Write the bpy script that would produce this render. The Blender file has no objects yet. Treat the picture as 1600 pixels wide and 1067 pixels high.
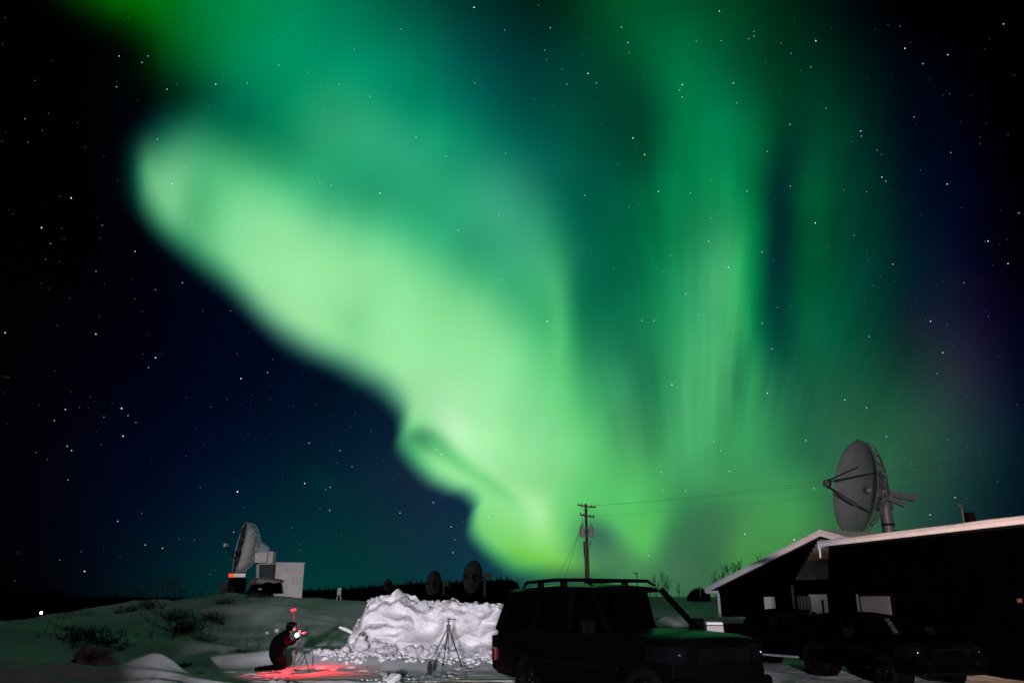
import bpy, bmesh, math, random
from mathutils import Vector, Matrix, noise
S = bpy.context.scene
C = S.collection
R = math.radians
rnd = random.Random(7)

# ------------------------------------------------------------------ camera
FOC, CX, CY, TH, CAMZ = 1220.0, 800.0, 533.5, R(18.4), 1.6
cam = bpy.data.objects.new('camera', bpy.data.cameras.new('camera'))
cam.data.sensor_width = 36; cam.data.lens = FOC / 1600 * 36
cam.data.clip_start = .05; cam.data.clip_end = 20000
cam.location = (0, 0, CAMZ); cam.rotation_euler = (R(90) + TH, 0, 0)
C.objects.link(cam); S.camera = cam
S.render.resolution_x, S.render.resolution_y = 1024, 682
S.view_settings.view_transform = 'Standard'; S.view_settings.look = 'None'
S.view_settings.exposure = 0; S.view_settings.gamma = 1
S.view_settings.use_curve_mapping = False
S.cycles.max_bounces = 5; S.cycles.diffuse_bounces = 2; S.cycles.glossy_bounces = 3
S.cycles.transmission_bounces = 4; S.cycles.transparent_max_bounces = 8

# ------------------------------------------------------------------ world: night sky with aurora
W = bpy.data.worlds.new('World'); S.world = W; W.use_nodes = True
NT = W.node_tree; NT.nodes.clear()

class N:
    """a socket wrapped so that sums and products write nodes"""
    def __init__(s, k): s.k = k
    def __add__(a, b): return M('ADD', a, b)
    __radd__ = __add__
    def __sub__(a, b): return M('SUBTRACT', a, b)
    def __rsub__(a, b): return M('SUBTRACT', b, a)
    def __mul__(a, b): return M('MULTIPLY', a, b)
    __rmul__ = __mul__
    def __truediv__(a, b): return M('DIVIDE', a, b)
def put(sock, v):
    if isinstance(v, N): NT.links.new(v.k, sock)
    else: sock.default_value = v
def M(op, *a, clamp=False):
    n = NT.nodes.new('ShaderNodeMath'); n.operation = op; n.use_clamp = clamp
    for i, v in enumerate(a): put(n.inputs[i], v)
    return N(n.outputs[0])
def VM(op, *a, out=0):
    n = NT.nodes.new('ShaderNodeVectorMath'); n.operation = op
    for i, v in enumerate(a):
        put(n.inputs[3] if (op == 'SCALE' and i == 1) else n.inputs[i], v)
    return N(n.outputs['Value'] if out else n.outputs[0])
def mapr(x, a, b, c=0., d=1., kind='SMOOTHSTEP'):
    n = NT.nodes.new('ShaderNodeMapRange'); n.interpolation_type = kind
    for i, v in enumerate((x, a, b, c, d)): put(n.inputs[i], v)
    return N(n.outputs[0])
def mixc(f, a, b):
    n = NT.nodes.new('ShaderNodeMix'); n.data_type = 'RGBA'
    put(n.inputs[0], f); put(n.inputs[6], a); put(n.inputs[7], b)
    return N(n.outputs[2])
def curve(x, pts, x0, x1, y0, y1):
    """piecewise smooth function of x through pts"""
    n = NT.nodes.new('ShaderNodeFloatCurve'); c = n.mapping.curves[0]
    pp = [((p - x0) / (x1 - x0), (q - y0) / (y1 - y0)) for p, q in pts]
    c.points[0].location = pp[0]; c.points[1].location = pp[-1]
    for p in pp[1:-1]: c.points.new(*p)
    n.mapping.update()
    put(n.inputs['Value'], mapr(x, x0, x1, kind='LINEAR'))
    return N(n.outputs[0]) * (y1 - y0) + y0
def ramp(x01, stops, interp='CARDINAL'):
    n = NT.nodes.new('ShaderNodeValToRGB'); r = n.color_ramp; r.interpolation = interp
    e = r.elements
    while len(e) < len(stops): e.new(.5)
    for i, (p, c) in enumerate(stops):
        e[i].position = p
    for i, (p, c) in enumerate(stops):
        e[i].position = p; e[i].color = (c[0], c[1], c[2], 1)
    put(n.inputs[0], x01)
    return N(n.outputs[0])

tc = NT.nodes.new('ShaderNodeTexCoord')
DIR = N(tc.outputs['Generated'])
# the aurora is laid out on a plane tangent to the celestial sphere at azimuth 0, elevation 18.4 deg
Fv, Uv = (0, math.cos(TH), math.sin(TH)), (0, -math.sin(TH), math.cos(TH))
dF = VM('DOT_PRODUCT', DIR, Fv, out=1)
dFc = M('MAXIMUM', dF, .12)
X = VM('DOT_PRODUCT', DIR, (1, 0, 0), out=1) / dFc * FOC + CX
Y = CY - VM('DOT_PRODUCT', DIR, Uv, out=1) / dFc * FOC
ahead = mapr(dF, .25, .75)

cmb = NT.nodes.new('ShaderNodeCombineXYZ'); put(cmb.inputs[0], X); put(cmb.inputs[1], Y)
P2 = N(cmb.outputs[0])
def noise2(scale, detail=2, vec=None, rough=.5, col=False):
    n = NT.nodes.new('ShaderNodeTexNoise'); n.inputs['Scale'].default_value = scale
    n.inputs['Detail'].default_value = detail; n.inputs['Roughness'].default_value = rough
    put(n.inputs['Vector'], vec or P2)
    return N(n.outputs['Color' if col else 'Fac'])
# slow swirl so that nothing follows the layout exactly
sw = VM('SCALE', VM('SUBTRACT', noise2(.005, 0, col=True), (.5, .5, .5)), 14.)
P2w = VM('ADD', P2, sw)
sp = NT.nodes.new('ShaderNodeSeparateXYZ'); put(sp.inputs[0], P2w)
Xw, Yw = N(sp.outputs[0]), N(sp.outputs[1])

# rows of aurora colour (display values), y -> [(x, r, g, b)]
ROWS = {
 -250: [(-100,0,24,0),(100,6,54,9),(300,0,51,27),(500,0,42,30),(700,0,27,21),(900,0,21,12),(1100,0,24,13),(1250,0,15,9),(1400,0,2,3),(1600,0,0,0)],
 -200: [(-100,0,40,0),(100,10,90,15),(300,0,85,45),(500,0,70,50),(700,0,45,35),(900,0,35,20),(1100,0,40,22),(1250,0,25,15),(1400,0,3,5),(1600,0,0,0)],
 -150: [(-100,0,50,0),(50,6,76,6),(100,8,87,11),(200,5,94,25),(300,1,98,44),(350,0,98,51),(500,0,85,58),(700,0,50,40),(850,0,38,26),(900,0,41,25),(1000,0,51,27),(1100,0,48,26),(1150,0,42,24),(1250,0,27,16),(1300,0,18,12),(1400,0,3,5),(1600,0,0,0)],
 -100: [(-100,0,60,0),(50,5,75,0),(200,5,100,20),(350,0,115,55),(500,0,100,65),(700,0,55,45),(850,0,38,28),(1000,0,65,33),(1150,0,50,28),(1300,0,18,12),(1400,0,3,5),(1600,0,0,0)],
 -50: [(-100,0,50,0),(0,2,55,0),(50,4,66,1),(150,8,91,9),(200,6,100,16),(230,4,104,21),(300,1,115,47),(350,0,122,60),(400,0,124,68),(500,0,112,74),(600,0,86,62),(700,0,58,48),(800,0,42,35),(850,0,42,30),(880,0,46,30),(950,2,66,36),(1000,1,74,39),(1020,0,74,39),(1100,0,64,36),(1150,0,55,32),(1200,0,43,25),(1300,0,20,16),(1400,0,4,6),(1500,0,1,1),(1600,0,0,0),(1650,0,0,0)],
 0: [(0,0,40,0),(150,10,90,5),(230,5,105,15),(300,0,120,50),(400,0,137,78),(500,0,124,84),(600,0,95,70),(700,0,62,52),(800,0,40,36),(880,0,48,30),(950,4,76,40),(1020,0,85,46),(1100,0,72,42),(1200,0,47,28),(1300,0,22,20),(1400,0,4,8),(1500,0,0,0),(1650,0,0,0)],
 50: [(0,0,25,0),(150,5,48,2),(230,2,76,15),(300,0,108,48),(400,0,136,84),(500,2,132,92),(600,2,114,84),(700,0,78,66),(800,0,52,49),(880,0,54,41),(950,2,72,44),(1020,1,90,52),(1100,0,86,52),(1200,0,54,33),(1300,0,32,26),(1400,0,10,15),(1500,0,2,7),(1650,0,0,0)],
 100: [(100,0,10,0),(150,0,6,0),(200,0,28,6),(250,0,58,22),(300,0,96,46),(350,0,121,70),(400,0,136,90),(500,3,141,100),(600,3,134,98),(650,0,118,90),(700,0,94,80),(800,0,64,62),(900,0,60,50),(970,0,72,46),(1050,4,110,66),(1100,0,100,62),(1200,0,60,38),(1300,0,42,32),(1400,0,16,22),(1500,0,4,14),(1620,0,0,0)],
 150: [(100,0,0,0),(200,0,3,6),(250,0,14,14),(300,0,46,38),(350,0,94,70),(400,0,120,86),(450,10,136,92),(500,30,150,102),(550,30,156,110),(600,15,145,105),(650,2,130,97),(700,0,112,92),(800,2,76,70),(900,0,68,55),(1000,0,68,48),(1050,2,106,64),(1110,0,112,70),(1150,0,98,64),(1200,0,66,42),(1300,0,50,36),(1400,0,20,25),(1500,0,5,17),(1620,0,0,0)],
 200: [(150,0,0,3),(200,0,6,14),(225,0,26,30),(250,6,66,56),(275,22,98,72),(310,28,114,80),(350,12,106,76),(400,8,114,80),(450,20,134,92),(500,44,156,110),(550,50,161,115),(600,50,166,120),(650,32,155,114),(700,20,142,102),(800,4,92,80),(900,0,78,60),(1000,0,68,48),(1050,0,102,62),(1110,0,124,76),(1150,0,114,72),(1200,0,80,48),(1240,0,56,40),(1300,0,60,42),(1400,0,22,28),(1500,0,7,20),(1620,0,0,2)],
 250: [(160,0,2,8),(185,0,24,26),(205,22,84,66),(225,74,152,106),(255,92,178,122),(285,96,182,126),(315,80,175,120),(350,74,178,116),(400,50,155,102),(450,32,142,96),(500,40,155,108),(550,40,160,112),(600,45,165,120),(650,46,165,120),(700,32,150,110),(750,30,136,106),(800,25,120,98),(850,15,100,85),(900,8,90,72),(1000,0,72,52),(1040,0,100,60),(1100,8,126,76),(1150,8,122,74),(1190,0,98,58),(1225,0,52,44),(1270,0,72,48),(1300,0,64,45),(1400,0,26,32),(1500,3,9,25),(1620,0,0,4)],
 300: [(165,0,8,14),(185,0,36,36),(203,20,96,76),(222,98,182,126),(262,128,208,148),(292,100,194,130),(320,88,188,124),(350,100,204,134),(400,110,210,140),(450,86,200,130),(500,54,175,120),(550,40,156,110),(600,40,156,110),(700,45,164,116),(800,50,147,116),(850,26,112,90),(900,5,86,70),(1000,0,93,64),(1050,8,122,74),(1100,15,130,76),(1150,15,132,78),(1190,0,82,52),(1215,0,50,49),(1255,0,84,52),(1300,0,70,48),(1400,0,32,36),(1500,6,10,30),(1620,0,0,5)],
 350: [(190,30,110,80),(220,80,165,115),(260,112,196,136),(300,90,182,120),(350,120,214,144),(400,140,222,155),(450,141,223,155),(500,126,218,150),(550,96,205,136),(600,70,186,126),(650,46,162,112),(700,45,165,118),(750,55,165,122),(800,58,162,122),(850,42,140,105),(900,8,96,75),(980,2,92,62),(1050,12,120,72),(1100,32,134,84),(1150,32,139,84),(1188,4,102,62),(1217,0,50,49),(1260,0,78,50),(1300,2,71,49),(1400,3,36,39),(1500,9,13,33),(1620,0,0,6)],
 400: [(200,70,150,105),(300,88,170,118),(350,126,212,146),(400,146,226,158),(500,147,226,156),(550,142,224,154),(600,133,222,150),(640,116,214,142),(680,84,194,130),(720,55,168,118),(760,50,160,115),(810,65,170,125),(850,60,165,115),(880,40,130,90),(920,15,100,75),(1000,10,105,70),(1060,25,130,80),(1100,46,144,94),(1140,60,162,101),(1170,25,145,80),(1200,0,70,55),(1217,0,50,50),(1260,0,80,50),(1300,2,73,50),(1400,6,40,42),(1500,12,16,36),(1620,0,0,8)],
 450: [(300,105,185,128),(350,120,200,140),(400,148,226,158),(500,148,226,156),(600,142,228,154),(700,125,220,145),(740,100,205,132),(770,72,185,122),(800,55,168,112),(840,65,175,115),(870,70,178,115),(895,30,125,88),(930,14,105,76),(1000,18,112,75),(1050,30,138,85),(1100,57,154,101),(1145,65,167,102),(1172,25,140,78),(1198,0,78,58),(1217,0,55,52),(1260,4,84,54),(1300,2,78,54),(1400,10,43,44),(1500,18,20,40),(1620,2,2,14)],
 500: [(350,120,190,130),(450,152,224,158),(500,150,226,156),(550,134,220,146),(600,146,228,156),(700,138,228,152),(750,136,224,150),(780,115,210,140),(810,88,195,126),(845,60,175,110),(875,75,185,115),(900,30,132,84),(925,20,110,76),(1000,25,120,80),(1050,36,145,90),(1100,65,163,106),(1150,63,169,102),(1166,40,160,90),(1186,6,100,64),(1215,0,64,55),(1260,10,88,58),(1300,8,84,58),(1400,16,46,46),(1500,26,26,46),(1620,4,4,22)],
 550: [(450,140,210,145),(500,150,225,155),(550,140,222,150),(600,150,230,158),(700,146,232,156),(780,136,226,150),(820,112,212,138),(850,95,202,126),(880,85,194,118),(910,48,148,94),(950,38,125,87),(1000,32,117,81),(1030,39,134,85),(1070,62,168,104),(1110,74,171,108),(1140,65,161,100),(1160,35,128,79),(1180,30,125,78),(1215,14,80,62),(1260,20,90,62),(1300,18,86,60),(1400,22,58,50),(1500,32,36,50),(1620,7,9,28)],
 600: [(500,130,190,130),(600,152,226,156),(650,152,227,160),(700,156,230,162),(750,152,229,160),(800,136,223,150),(850,112,211,136),(880,95,200,122),(920,62,162,102),(980,55,142,95),(1010,39,124,87),(1030,43,134,88),(1060,66,162,102),(1100,74,168,106),(1138,60,154,96),(1150,42,122,82),(1170,55,158,95),(1200,40,122,80),(1250,30,96,70),(1300,30,90,66),(1400,30,70,56),(1500,36,44,54),(1620,9,13,33)],
 650: [(550,130,200,130),(650,160,230,166),(700,165,233,170),(750,156,231,162),(800,144,226,153),(850,124,216,141),(900,98,200,120),(950,72,167,105),(1000,57,142,91),(1025,53,140,87),(1060,70,165,103),(1100,74,172,104),(1140,60,152,92),(1165,58,156,94),(1200,46,128,82),(1250,36,100,70),(1300,38,94,68),(1400,38,82,62),(1500,36,56,58),(1620,9,20,36)],
 700: [(600,100,200,120),(650,90,200,110),(700,150,230,155),(750,164,234,168),(800,150,229,156),(850,136,221,146),(900,116,211,131),(950,86,181,108),(1000,76,162,98),(1020,62,148,89),(1050,72,167,102),(1090,71,166,100),(1130,61,151,91),(1170,60,154,94),(1250,40,106,71),(1300,45,97,70),(1400,44,90,65),(1500,34,62,59),(1620,8,26,38)],
 750: [(600,110,200,120),(700,140,220,140),(800,148,230,152),(850,140,224,145),(900,108,208,124),(950,92,200,110),(1000,84,188,104),(1050,69,160,93),(1100,69,156,93),(1150,60,140,85),(1200,58,131,82),(1250,49,116,76),(1300,45,98,70),(1400,46,90,67),(1500,30,58,56),(1620,8,24,35)],
 800: [(600,110,190,120),(750,130,215,130),(850,140,226,136),(900,98,208,112),(950,88,198,106),(1000,84,190,96),(1050,56,140,82),(1100,56,123,80),(1150,65,140,80),(1200,70,152,82),(1250,69,151,82),(1300,54,112,72),(1400,44,84,66),(1500,26,52,52),(1620,8,22,32)],
 850: [(600,95,170,100),(750,115,202,105),(850,126,211,105),(900,91,179,95),(950,77,157,94),(1000,76,155,88),(1050,58,123,78),(1100,58,113,77),(1150,67,132,75),(1200,70,142,76),(1250,65,132,74),(1300,53,104,68),(1400,42,80,63),(1500,26,51,49),(1620,8,21,30)],
 900: [(600,80,150,80),(750,100,190,80),(850,112,196,74),(900,84,150,78),(950,66,116,82),(1000,68,120,80),(1100,60,103,74),(1150,69,125,70),(1200,69,132,70),(1300,52,96,64),(1400,40,76,60),(1620,8,20,28)],
 950: [(600,55,117,70),(750,70,141,72),(850,79,147,71),(900,67,125,74),(950,58,108,76),(1000,60,110,75),(1100,53,97,69),(1150,59,108,67),(1200,59,111,67),(1300,46,85,61),(1400,37,71,57),(1620,8,20,28)],
 1000: [(600,30,84,60),(900,50,100,70),(1200,49,91,64),(1400,34,66,54),(1620,8,20,28)],
 1050: [(600,30,84,60),(900,50,100,70),(1200,49,91,64),(1400,34,66,54),(1620,8,20,28)],
}
XL, XR = -100., 1700.
x01 = mapr(Xw, XL, XR, kind='LINEAR')
def grid(rows, h, x01, y):
    tot = None
    for yy, st in rows.items():
        r = ramp(x01, [((s[0] - XL) / (XR - XL), [max(0, c) / 255 for c in s[1:]]) for s in st])
        d = M('ABSOLUTE', (y - float(yy)) * (1 / h))
        # cubic B-spline kernel
        kern = M('POWER', M('MAXIMUM', 2. - d, 0.), 3.) * (1 / 6) - M('POWER', M('MAXIMUM', 1. - d, 0.), 3.) * (4 / 6)
        v = VM('SCALE', r, kern)
        tot = v if tot is None else VM('ADD', tot, v)
    return tot
G = grid(ROWS, 50., x01, Yw)

DARK = {
 -200: [(0,0,0,0),(1600,0,0,0)],
 0: [(0,0,0,0),(300,0,8,3),(1600,0,0,0)],
 200: [(0,0,0,2),(100,0,0,5),(250,3,20,23),(1600,0,0,3)],
 400: [(0,0,0,6),(200,0,0,11),(400,6,14,30),(1600,0,0,3)],
 600: [(0,0,0,8),(100,0,2,15),(300,0,6,25),(500,3,16,33),(650,8,26,42),(1600,0,0,11)],
 800: [(0,0,2,15),(150,0,11,30),(300,0,24,44),(450,1,39,52),(560,15,43,56),(650,28,43,64),(740,28,51,72),(900,25,66,64),(1600,0,5,12)],
 1000: [(0,0,5,7),(150,0,24,23),(300,0,54,46),(450,0,68,58),(600,6,70,54),(720,8,62,64),(900,34,76,64),(1600,0,11,17)],
}
Dk = grid(DARK, 200., x01, Yw)

def blob(cx, cy, ax, ay, ang, pw=1.):
    """soft ellipse mask: 1 at the middle, gaussian falloff; ang turns the long axis (screen sense, deg down-right)"""
    n = NT.nodes.new('ShaderNodeMapping'); n.vector_type = 'TEXTURE'
    n.inputs['Location'].default_value = (cx, cy, 0)
    n.inputs['Rotation'].default_value = (0, 0, R(ang))
    n.inputs['Scale'].default_value = (ax, ay, 1)
    put(n.inputs['Vector'], P2w)
    q = VM('DOT_PRODUCT', N(n.outputs[0]), N(n.outputs[0]), out=1)
    if pw != 1.: q = M('POWER', q, pw)
    return M('EXPONENT', q * -1.)
def col(r, g, b): return (r / 255, g / 255, b / 255, 1)

# faint glows low on the dark side
for cx, cy, ax, ay, an, s, c in [(590, 862, 100, 38, 28, .38, (34, 110, 50)), (530, 800, 70, 20, 50, .22, (20, 90, 60)),
                                 (660, 780, 110, 60, 0, .35, (40, 44, 66)), (560, 640, 130, 60, 20, .2, (16, 24, 52))]:
    Dk = mixc(blob(cx, cy, ax, ay, an) * s, Dk, col(*c))

# edge of the band: v0(u), softness w(u)
u = Xw * .69 + Yw * .72
v = Xw * .72 - Yw * .69
EDGE = [(-200,40),(48,52),(126,62),(190,78),(225,60),(260,-10),(300,-70),(357,-72),(418,-76),(506,-70),(569,-62),(640,-58),(699,-46),(804,-10),(880,4),(915,-16),(940,-38),(978,-38),(1034,-22),(1068,-8),(1090,-26),(1125,-48),(1175,-46),(1219,-26),(1273,14),(1340,60),(1500,160)]
v0 = curve(u, EDGE, -200, 1500, -100, 200)
wd = curve(u, [(-200,90),(126,85),(220,90),(290,100),(340,66),(418,50),(560,52),(640,50),(700,58),(804,58),(870,50),(910,40),(1034,34),(1100,28),(1175,34),(1250,54),(1500,70)], -200, 1500, 0, 100)
t = (v - v0) / wd
Mk = mapr(t, -.5, 1.)
Mk = M('MAXIMUM', Mk, mapr(Xw, 850, 985))      # right of the fold the whole sky glows
# bodies of light and dark lanes inside the band: (cx, cy, long, short, angle, strength, colour)
LIGHTS = [
 (712, 664, 84, 24, 45, .7, (192, 243, 192)), (800, 765, 60, 18, 50, .5, (172, 240, 172)),
 (640, 669, 50, 19, 33, .95, (12, 62, 58)), (700, 706, 70, 14, 38, .72, (80, 184, 108)), (780, 764, 56, 12, 44, .6, (104, 198, 116)),
 (640, 698, 24, 26, 20, .35, (60, 165, 94)), (700, 735, 56, 20, 34, .6, (150, 230, 148)),
 (838, 800, 44, 24, 78, .8, (184, 246, 176)), (800, 800, 50, 30, 60, .4, (146, 232, 144)),
 (760, 830, 26, 40, -20, .5, (104, 205, 96)), (852, 850, 34, 30, 0, .4, (142, 232, 118)),
 (805, 872, 44, 20, 10, .6, (92, 186, 70)), (865, 882, 60, 16, 8, .55, (128, 214, 78)),
 (880, 800, 22, 60, 0, .3, (96, 205, 110)),
 (936, 838, 34, 30, 30, .95, (56, 104, 86)), (958, 872, 50, 26, 10, .5, (68, 112, 80)),
 (965, 812, 62, 18, 40, .45, (94, 200, 104)), (1008, 838, 24, 36, 8, .85, (90, 192, 90)), (1022, 815, 20, 44, 25, .3, (90, 195, 98)),
 (1085, 862, 60, 40, -40, .8, (66, 108, 82)), (1105, 815, 70, 28, -20, .4, (62, 116, 80)),
 (1190, 830, 90, 26, -52, .45, (76, 160, 82)), (1265, 800, 90, 24, -35, .35, (72, 152, 82)), (1190, 760, 60, 30, 0, .15, (90, 180, 100)),
 
 (1480, 560, 60, 140, 10, .22, (40, 38, 50)), (1440, 640, 70, 80, 0, .2, (50, 70, 62)),
]
for cx, cy, ax, ay, an, s, c in LIGHTS:
    G = mixc(blob(cx, cy, ax, ay, an) * s, G, col(*c))

# rays that fan upward from low over the horizon: fine one-dimensional noise across the fan
fan = (X - 1095.) / M('MAXIMUM', 1180. - Y, 60.)
cf = NT.nodes.new('ShaderNodeCombineXYZ'); put(cf.inputs[0], fan); put(cf.inputs[1], Y * .00012)
r1 = noise2(15., 3, N(cf.outputs[0]), .55)
r2 = noise2(44., 2, N(cf.outputs[0]), .5)
rays = (r1 - .5) * .16 + (r2 - .5) * .12
where = mapr(X, 860, 1040) * mapr(X, 1560, 1330) * mapr(Y, 800, 600) * mapr(Y, 60, 420, .3, 1.)
gain = rays * where * 1.25 + 1.
# dark lanes of the fan, sharp on their left side
lane = lambda f0, a, b, y0, y1, y2, y3: mapr(fan, f0 - a, f0) * mapr(fan, f0 + b, f0) * mapr(Y, y0, y1) * mapr(Y, y3, y2)
pat = noise2(.0075, 1.5, P2, .5)
G = VM('SCALE', G, gain * ((pat - .5) * .18 + 1.) )

SKY = mixc(Mk, Dk, G)
# greyish lilac fringe along the lower border
fr = Mk * (1. - Mk) * 4. * mapr(X, 900, 800) * mapr(u, 520, 640) * mapr(u, 900, 800, .35, 1.)
SKY = VM('ADD', SKY, VM('SCALE', (.16, .06, .15), fr * .18))
SKY = VM('ADD', SKY, VM('SCALE', (.0, .085, .045), Mk * (1. - Mk) * 4. * mapr(X, 900, 800) * mapr(u, 330, 430)))
# sensor-like mottling of the glow is left to nature: very faint high noise
SKY = VM('MAXIMUM', SKY, (0, 0, 0))
sepc = NT.nodes.new('ShaderNodeSeparateXYZ'); put(sepc.inputs[0], SKY)
lin = NT.nodes.new('ShaderNodeCombineXYZ')
for i in range(3):
    put(lin.inputs[i], M('POWER', N(sepc.outputs[i]), 2.2) * ahead)
lin = VM('ADD', N(lin.outputs[0]), (.00002, .00012, .0002))
nish = NT.nodes.new('ShaderNodeTexSky'); nish.sky_type = 'NISHITA'; nish.sun_disc = False
nish.sun_elevation = R(7); nish.sun_rotation = R(145)
lin = VM('ADD', lin, VM('SCALE', N(nish.outputs[0]), .00012))
bg = NT.nodes.new('ShaderNodeBackground'); put(bg.inputs[0], lin); bg.inputs[1].default_value = 1.0
wo = NT.nodes.new('ShaderNodeOutputWorld'); NT.links.new(bg.outputs[0], wo.inputs[0])
W.cycles.sampling_method = 'MANUAL'; W.cycles.sample_map_resolution = 512

# ------------------------------------------------------------------ moonlight (one very weak sun) and helpers
sun = bpy.data.objects.new('moon', bpy.data.lights.new('moon', 'SUN'))
sun.data.energy = .032; sun.data.angle = R(.5); sun.data.color = (.84, .84, 1.)
sun.rotation_euler = (R(52), 0, R(35)); C.objects.link(sun)

def P(px, py, D):
    """point on the sight line of a photo pixel at ground distance D"""
    a, b = (px - CX) / FOC, (CY - py) / FOC
    d = Vector((a, math.cos(TH) - b * math.sin(TH), math.sin(TH) + b * math.cos(TH)))
    return Vector((0, 0, CAMZ)) + d * (D / d.y)
def sm(a, b, x):
    t = min(1, max(0, (x - a) / (b - a))); return t * t * (3 - 2 * t)
def lerp(pts, x):
    if x <= pts[0][0]: return pts[0][1]
    for (a, p), (b, q) in zip(pts, pts[1:]):
        if x <= b: return p + (q - p) * sm(a, b, x)
    return pts[-1][1]

def mat(name, c, rough=.6, metal=0., spec=.5, var=0., vscale=6., bump=0., bscale=20., coat=0., c2=None, emit=None, estr=0., trans=0., sss=0.):
    m = bpy.data.materials.new(name); m.use_nodes = True
    nt = m.node_tree; b = nt.nodes['Principled BSDF']
    b.inputs['Base Color'].default_value = (*c, 1); b.inputs['Roughness'].default_value = rough
    b.inputs['Metallic'].default_value = metal; b.inputs['Specular IOR Level'].default_value = spec
    b.inputs['Coat Weight'].default_value = coat; b.inputs['Transmission Weight'].default_value = trans
    tcn = nt.nodes.new('ShaderNodeTexCoord')
    if var or c2:
        nz = nt.nodes.new('ShaderNodeTexNoise'); nz.inputs['Scale'].default_value = vscale; nz.inputs['Detail'].default_value = 5
        nt.links.new(tcn.outputs['Object'], nz.inputs['Vector'])
        rp = nt.nodes.new('ShaderNodeValToRGB'); rp.color_ramp.elements[0].position = .35; rp.color_ramp.elements[1].position = .65
        k2 = c2 or tuple(min(1, q * (1 + var)) for q in c); k1 = c if c2 else tuple(q * (1 - var) for q in c)
        rp.color_ramp.elements[0].color = (*k1, 1); rp.color_ramp.elements[1].color = (*k2, 1)
        nt.links.new(nz.outputs['Fac'], rp.inputs[0]); nt.links.new(rp.outputs[0], b.inputs['Base Color'])
    if bump:
        nz = nt.nodes.new('ShaderNodeTexNoise'); nz.inputs['Scale'].default_value = bscale; nz.inputs['Detail'].default_value = 6
        nt.links.new(tcn.outputs['Object'], nz.inputs['Vector'])
        bp = nt.nodes.new('ShaderNodeBump'); bp.inputs['Strength'].default_value = min(1, bump); bp.inputs['Distance'].default_value = .1 * bump
        nt.links.new(nz.outputs['Fac'], bp.inputs['Height']); nt.links.new(bp.outputs[0], b.inputs['Normal'])
    if emit:
        b.inputs['Emission Color'].default_value = (*emit, 1); b.inputs['Emission Strength'].default_value = estr
    return m

MT = dict(
 black_paint=mat('black_paint', (.0012, .0012, .0014), .32, spec=.022),
 matt_paint=mat('matt_paint', (.001, .001, .0011), .8, spec=.0),
 dark_trim=mat('dark_trim', (.0012, .0012, .0012), .7, spec=.04),
 rubber=mat('rubber', (.002, .002, .002), .85, spec=.06, bump=.1),
 alloy=mat('alloy', (.006, .006, .007), .4, metal=.8),
 chrome=mat('chrome', (.16, .16, .18), .25, metal=1.),
 tint=mat('tinted_glass', (.001, .001, .001), .06, spec=.12),
 red_lens=mat('red_lens', (.09, .003, .006), .2), amber=mat('amber_lens', (.006, .002, .0005), .4, spec=.05),
 clear_lens=mat('clear_lens', (.002, .0024, .003), .6, spec=.0),
 seat=mat('seat_cloth', (.0008, .0008, .0008), .9, spec=.0),
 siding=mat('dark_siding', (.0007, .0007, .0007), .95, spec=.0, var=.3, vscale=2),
 lit_siding_and_trim=mat('lit_siding_grey_trim', (.14, .14, .138), .7, spec=.2, var=.25, vscale=1.5),  # grey trim, and a paler colour for the lit part of the gable
 white_trim=mat('white_trim', (.86, .85, .92), .5, var=.06, vscale=3, bump=.1, bscale=9),
 blind_far=mat('far_blind', (.6, .6, .6), .5, var=.12, vscale=.9), blind=mat('window_blind', (.085, .095, .11), .5, var=.12, vscale=.9),
 frame_dark=mat('dark_frame', (.002, .002, .002), .7, spec=.03),
 soffit=mat('soffit', (.03, .028, .03), .8),
 dish_grey=mat('dish_grey', (.44, .52, .57), .55, var=.12, vscale=.8, bump=.06, bscale=3),
 dish_dim=mat('weathered_dish', (.07, .08, .075), .7, var=.2, vscale=1),
 steel=mat('galvanised_steel', (.33, .33, .37), .5, metal=.3, var=.2, vscale=4),
 dark_steel=mat('dark_steel', (.02, .02, .024), .6, metal=.3),
 box_white=mat('container_white', (.72, .68, .64), .6, var=.12, vscale=1.2, bump=.15, bscale=4),
 box_green=mat('cabinet_green', (.03, .045, .035), .7, var=.2, vscale=2),
 wood=mat('pole_wood', (.14, .075, .045), .85, var=.35, vscale=5, bump=.5, bscale=14),
 transf=mat('transformer_grey', (.5, .46, .55), .5, var=.1),
 bark=mat('bark', (.035, .028, .024), .9, var=.3, bump=.3),
 twig=mat('twig', (.03, .024, .02), .9),
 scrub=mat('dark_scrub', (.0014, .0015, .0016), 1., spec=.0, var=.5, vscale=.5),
 coat=mat('black_coat', (.0012, .0012, .0014), .95, spec=.04, bump=.4, bscale=25),
 glove=mat('black_glove', (.004, .004, .004), .8, spec=.1),
 skin=mat('skin', (.42, .26, .2), .55),
 camera_body=mat('camera_body', (.03, .03, .032), .5),
 tripod=mat('tripod_black', (.022, .022, .024), .45, metal=.3),
 tripod_grey=mat('tripod_grey', (.09, .09, .1), .4, metal=.5),
 fabric=mat('bag_cloth', (.01, .01, .011), .9),
 red_body=mat('red_paint', (.05, .006, .01), .4, var=.15),
 wire=mat('wire', (.01, .01, .01), .6),
 porcelain=mat('porcelain', (.25, .22, .2), .3),
)
def emitter(name, c, s): return mat(name, (.02, .02, .02), .4, emit=c, estr=s)
MT['lamp_white'] = emitter('cold_lamp', (.75, .8, 1.), 30.)
MT['lamp_warm'] = emitter('warm_lamp', (1., .95, .7), 3.)
MT['beacon_orange'] = emitter('beacon_orange', (1., .1, .02), .9)
MT['beacon_white'] = emitter('beacon_white', (1., .93, .8), .36)
MT['red_glow'] = emitter('red_glow', (1., .015, .03), 2.2)
MT['trail_glow'] = mat('trail_glow', (.3, .02, .02), .5, emit=(1, .02, .03), estr=.12)
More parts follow.
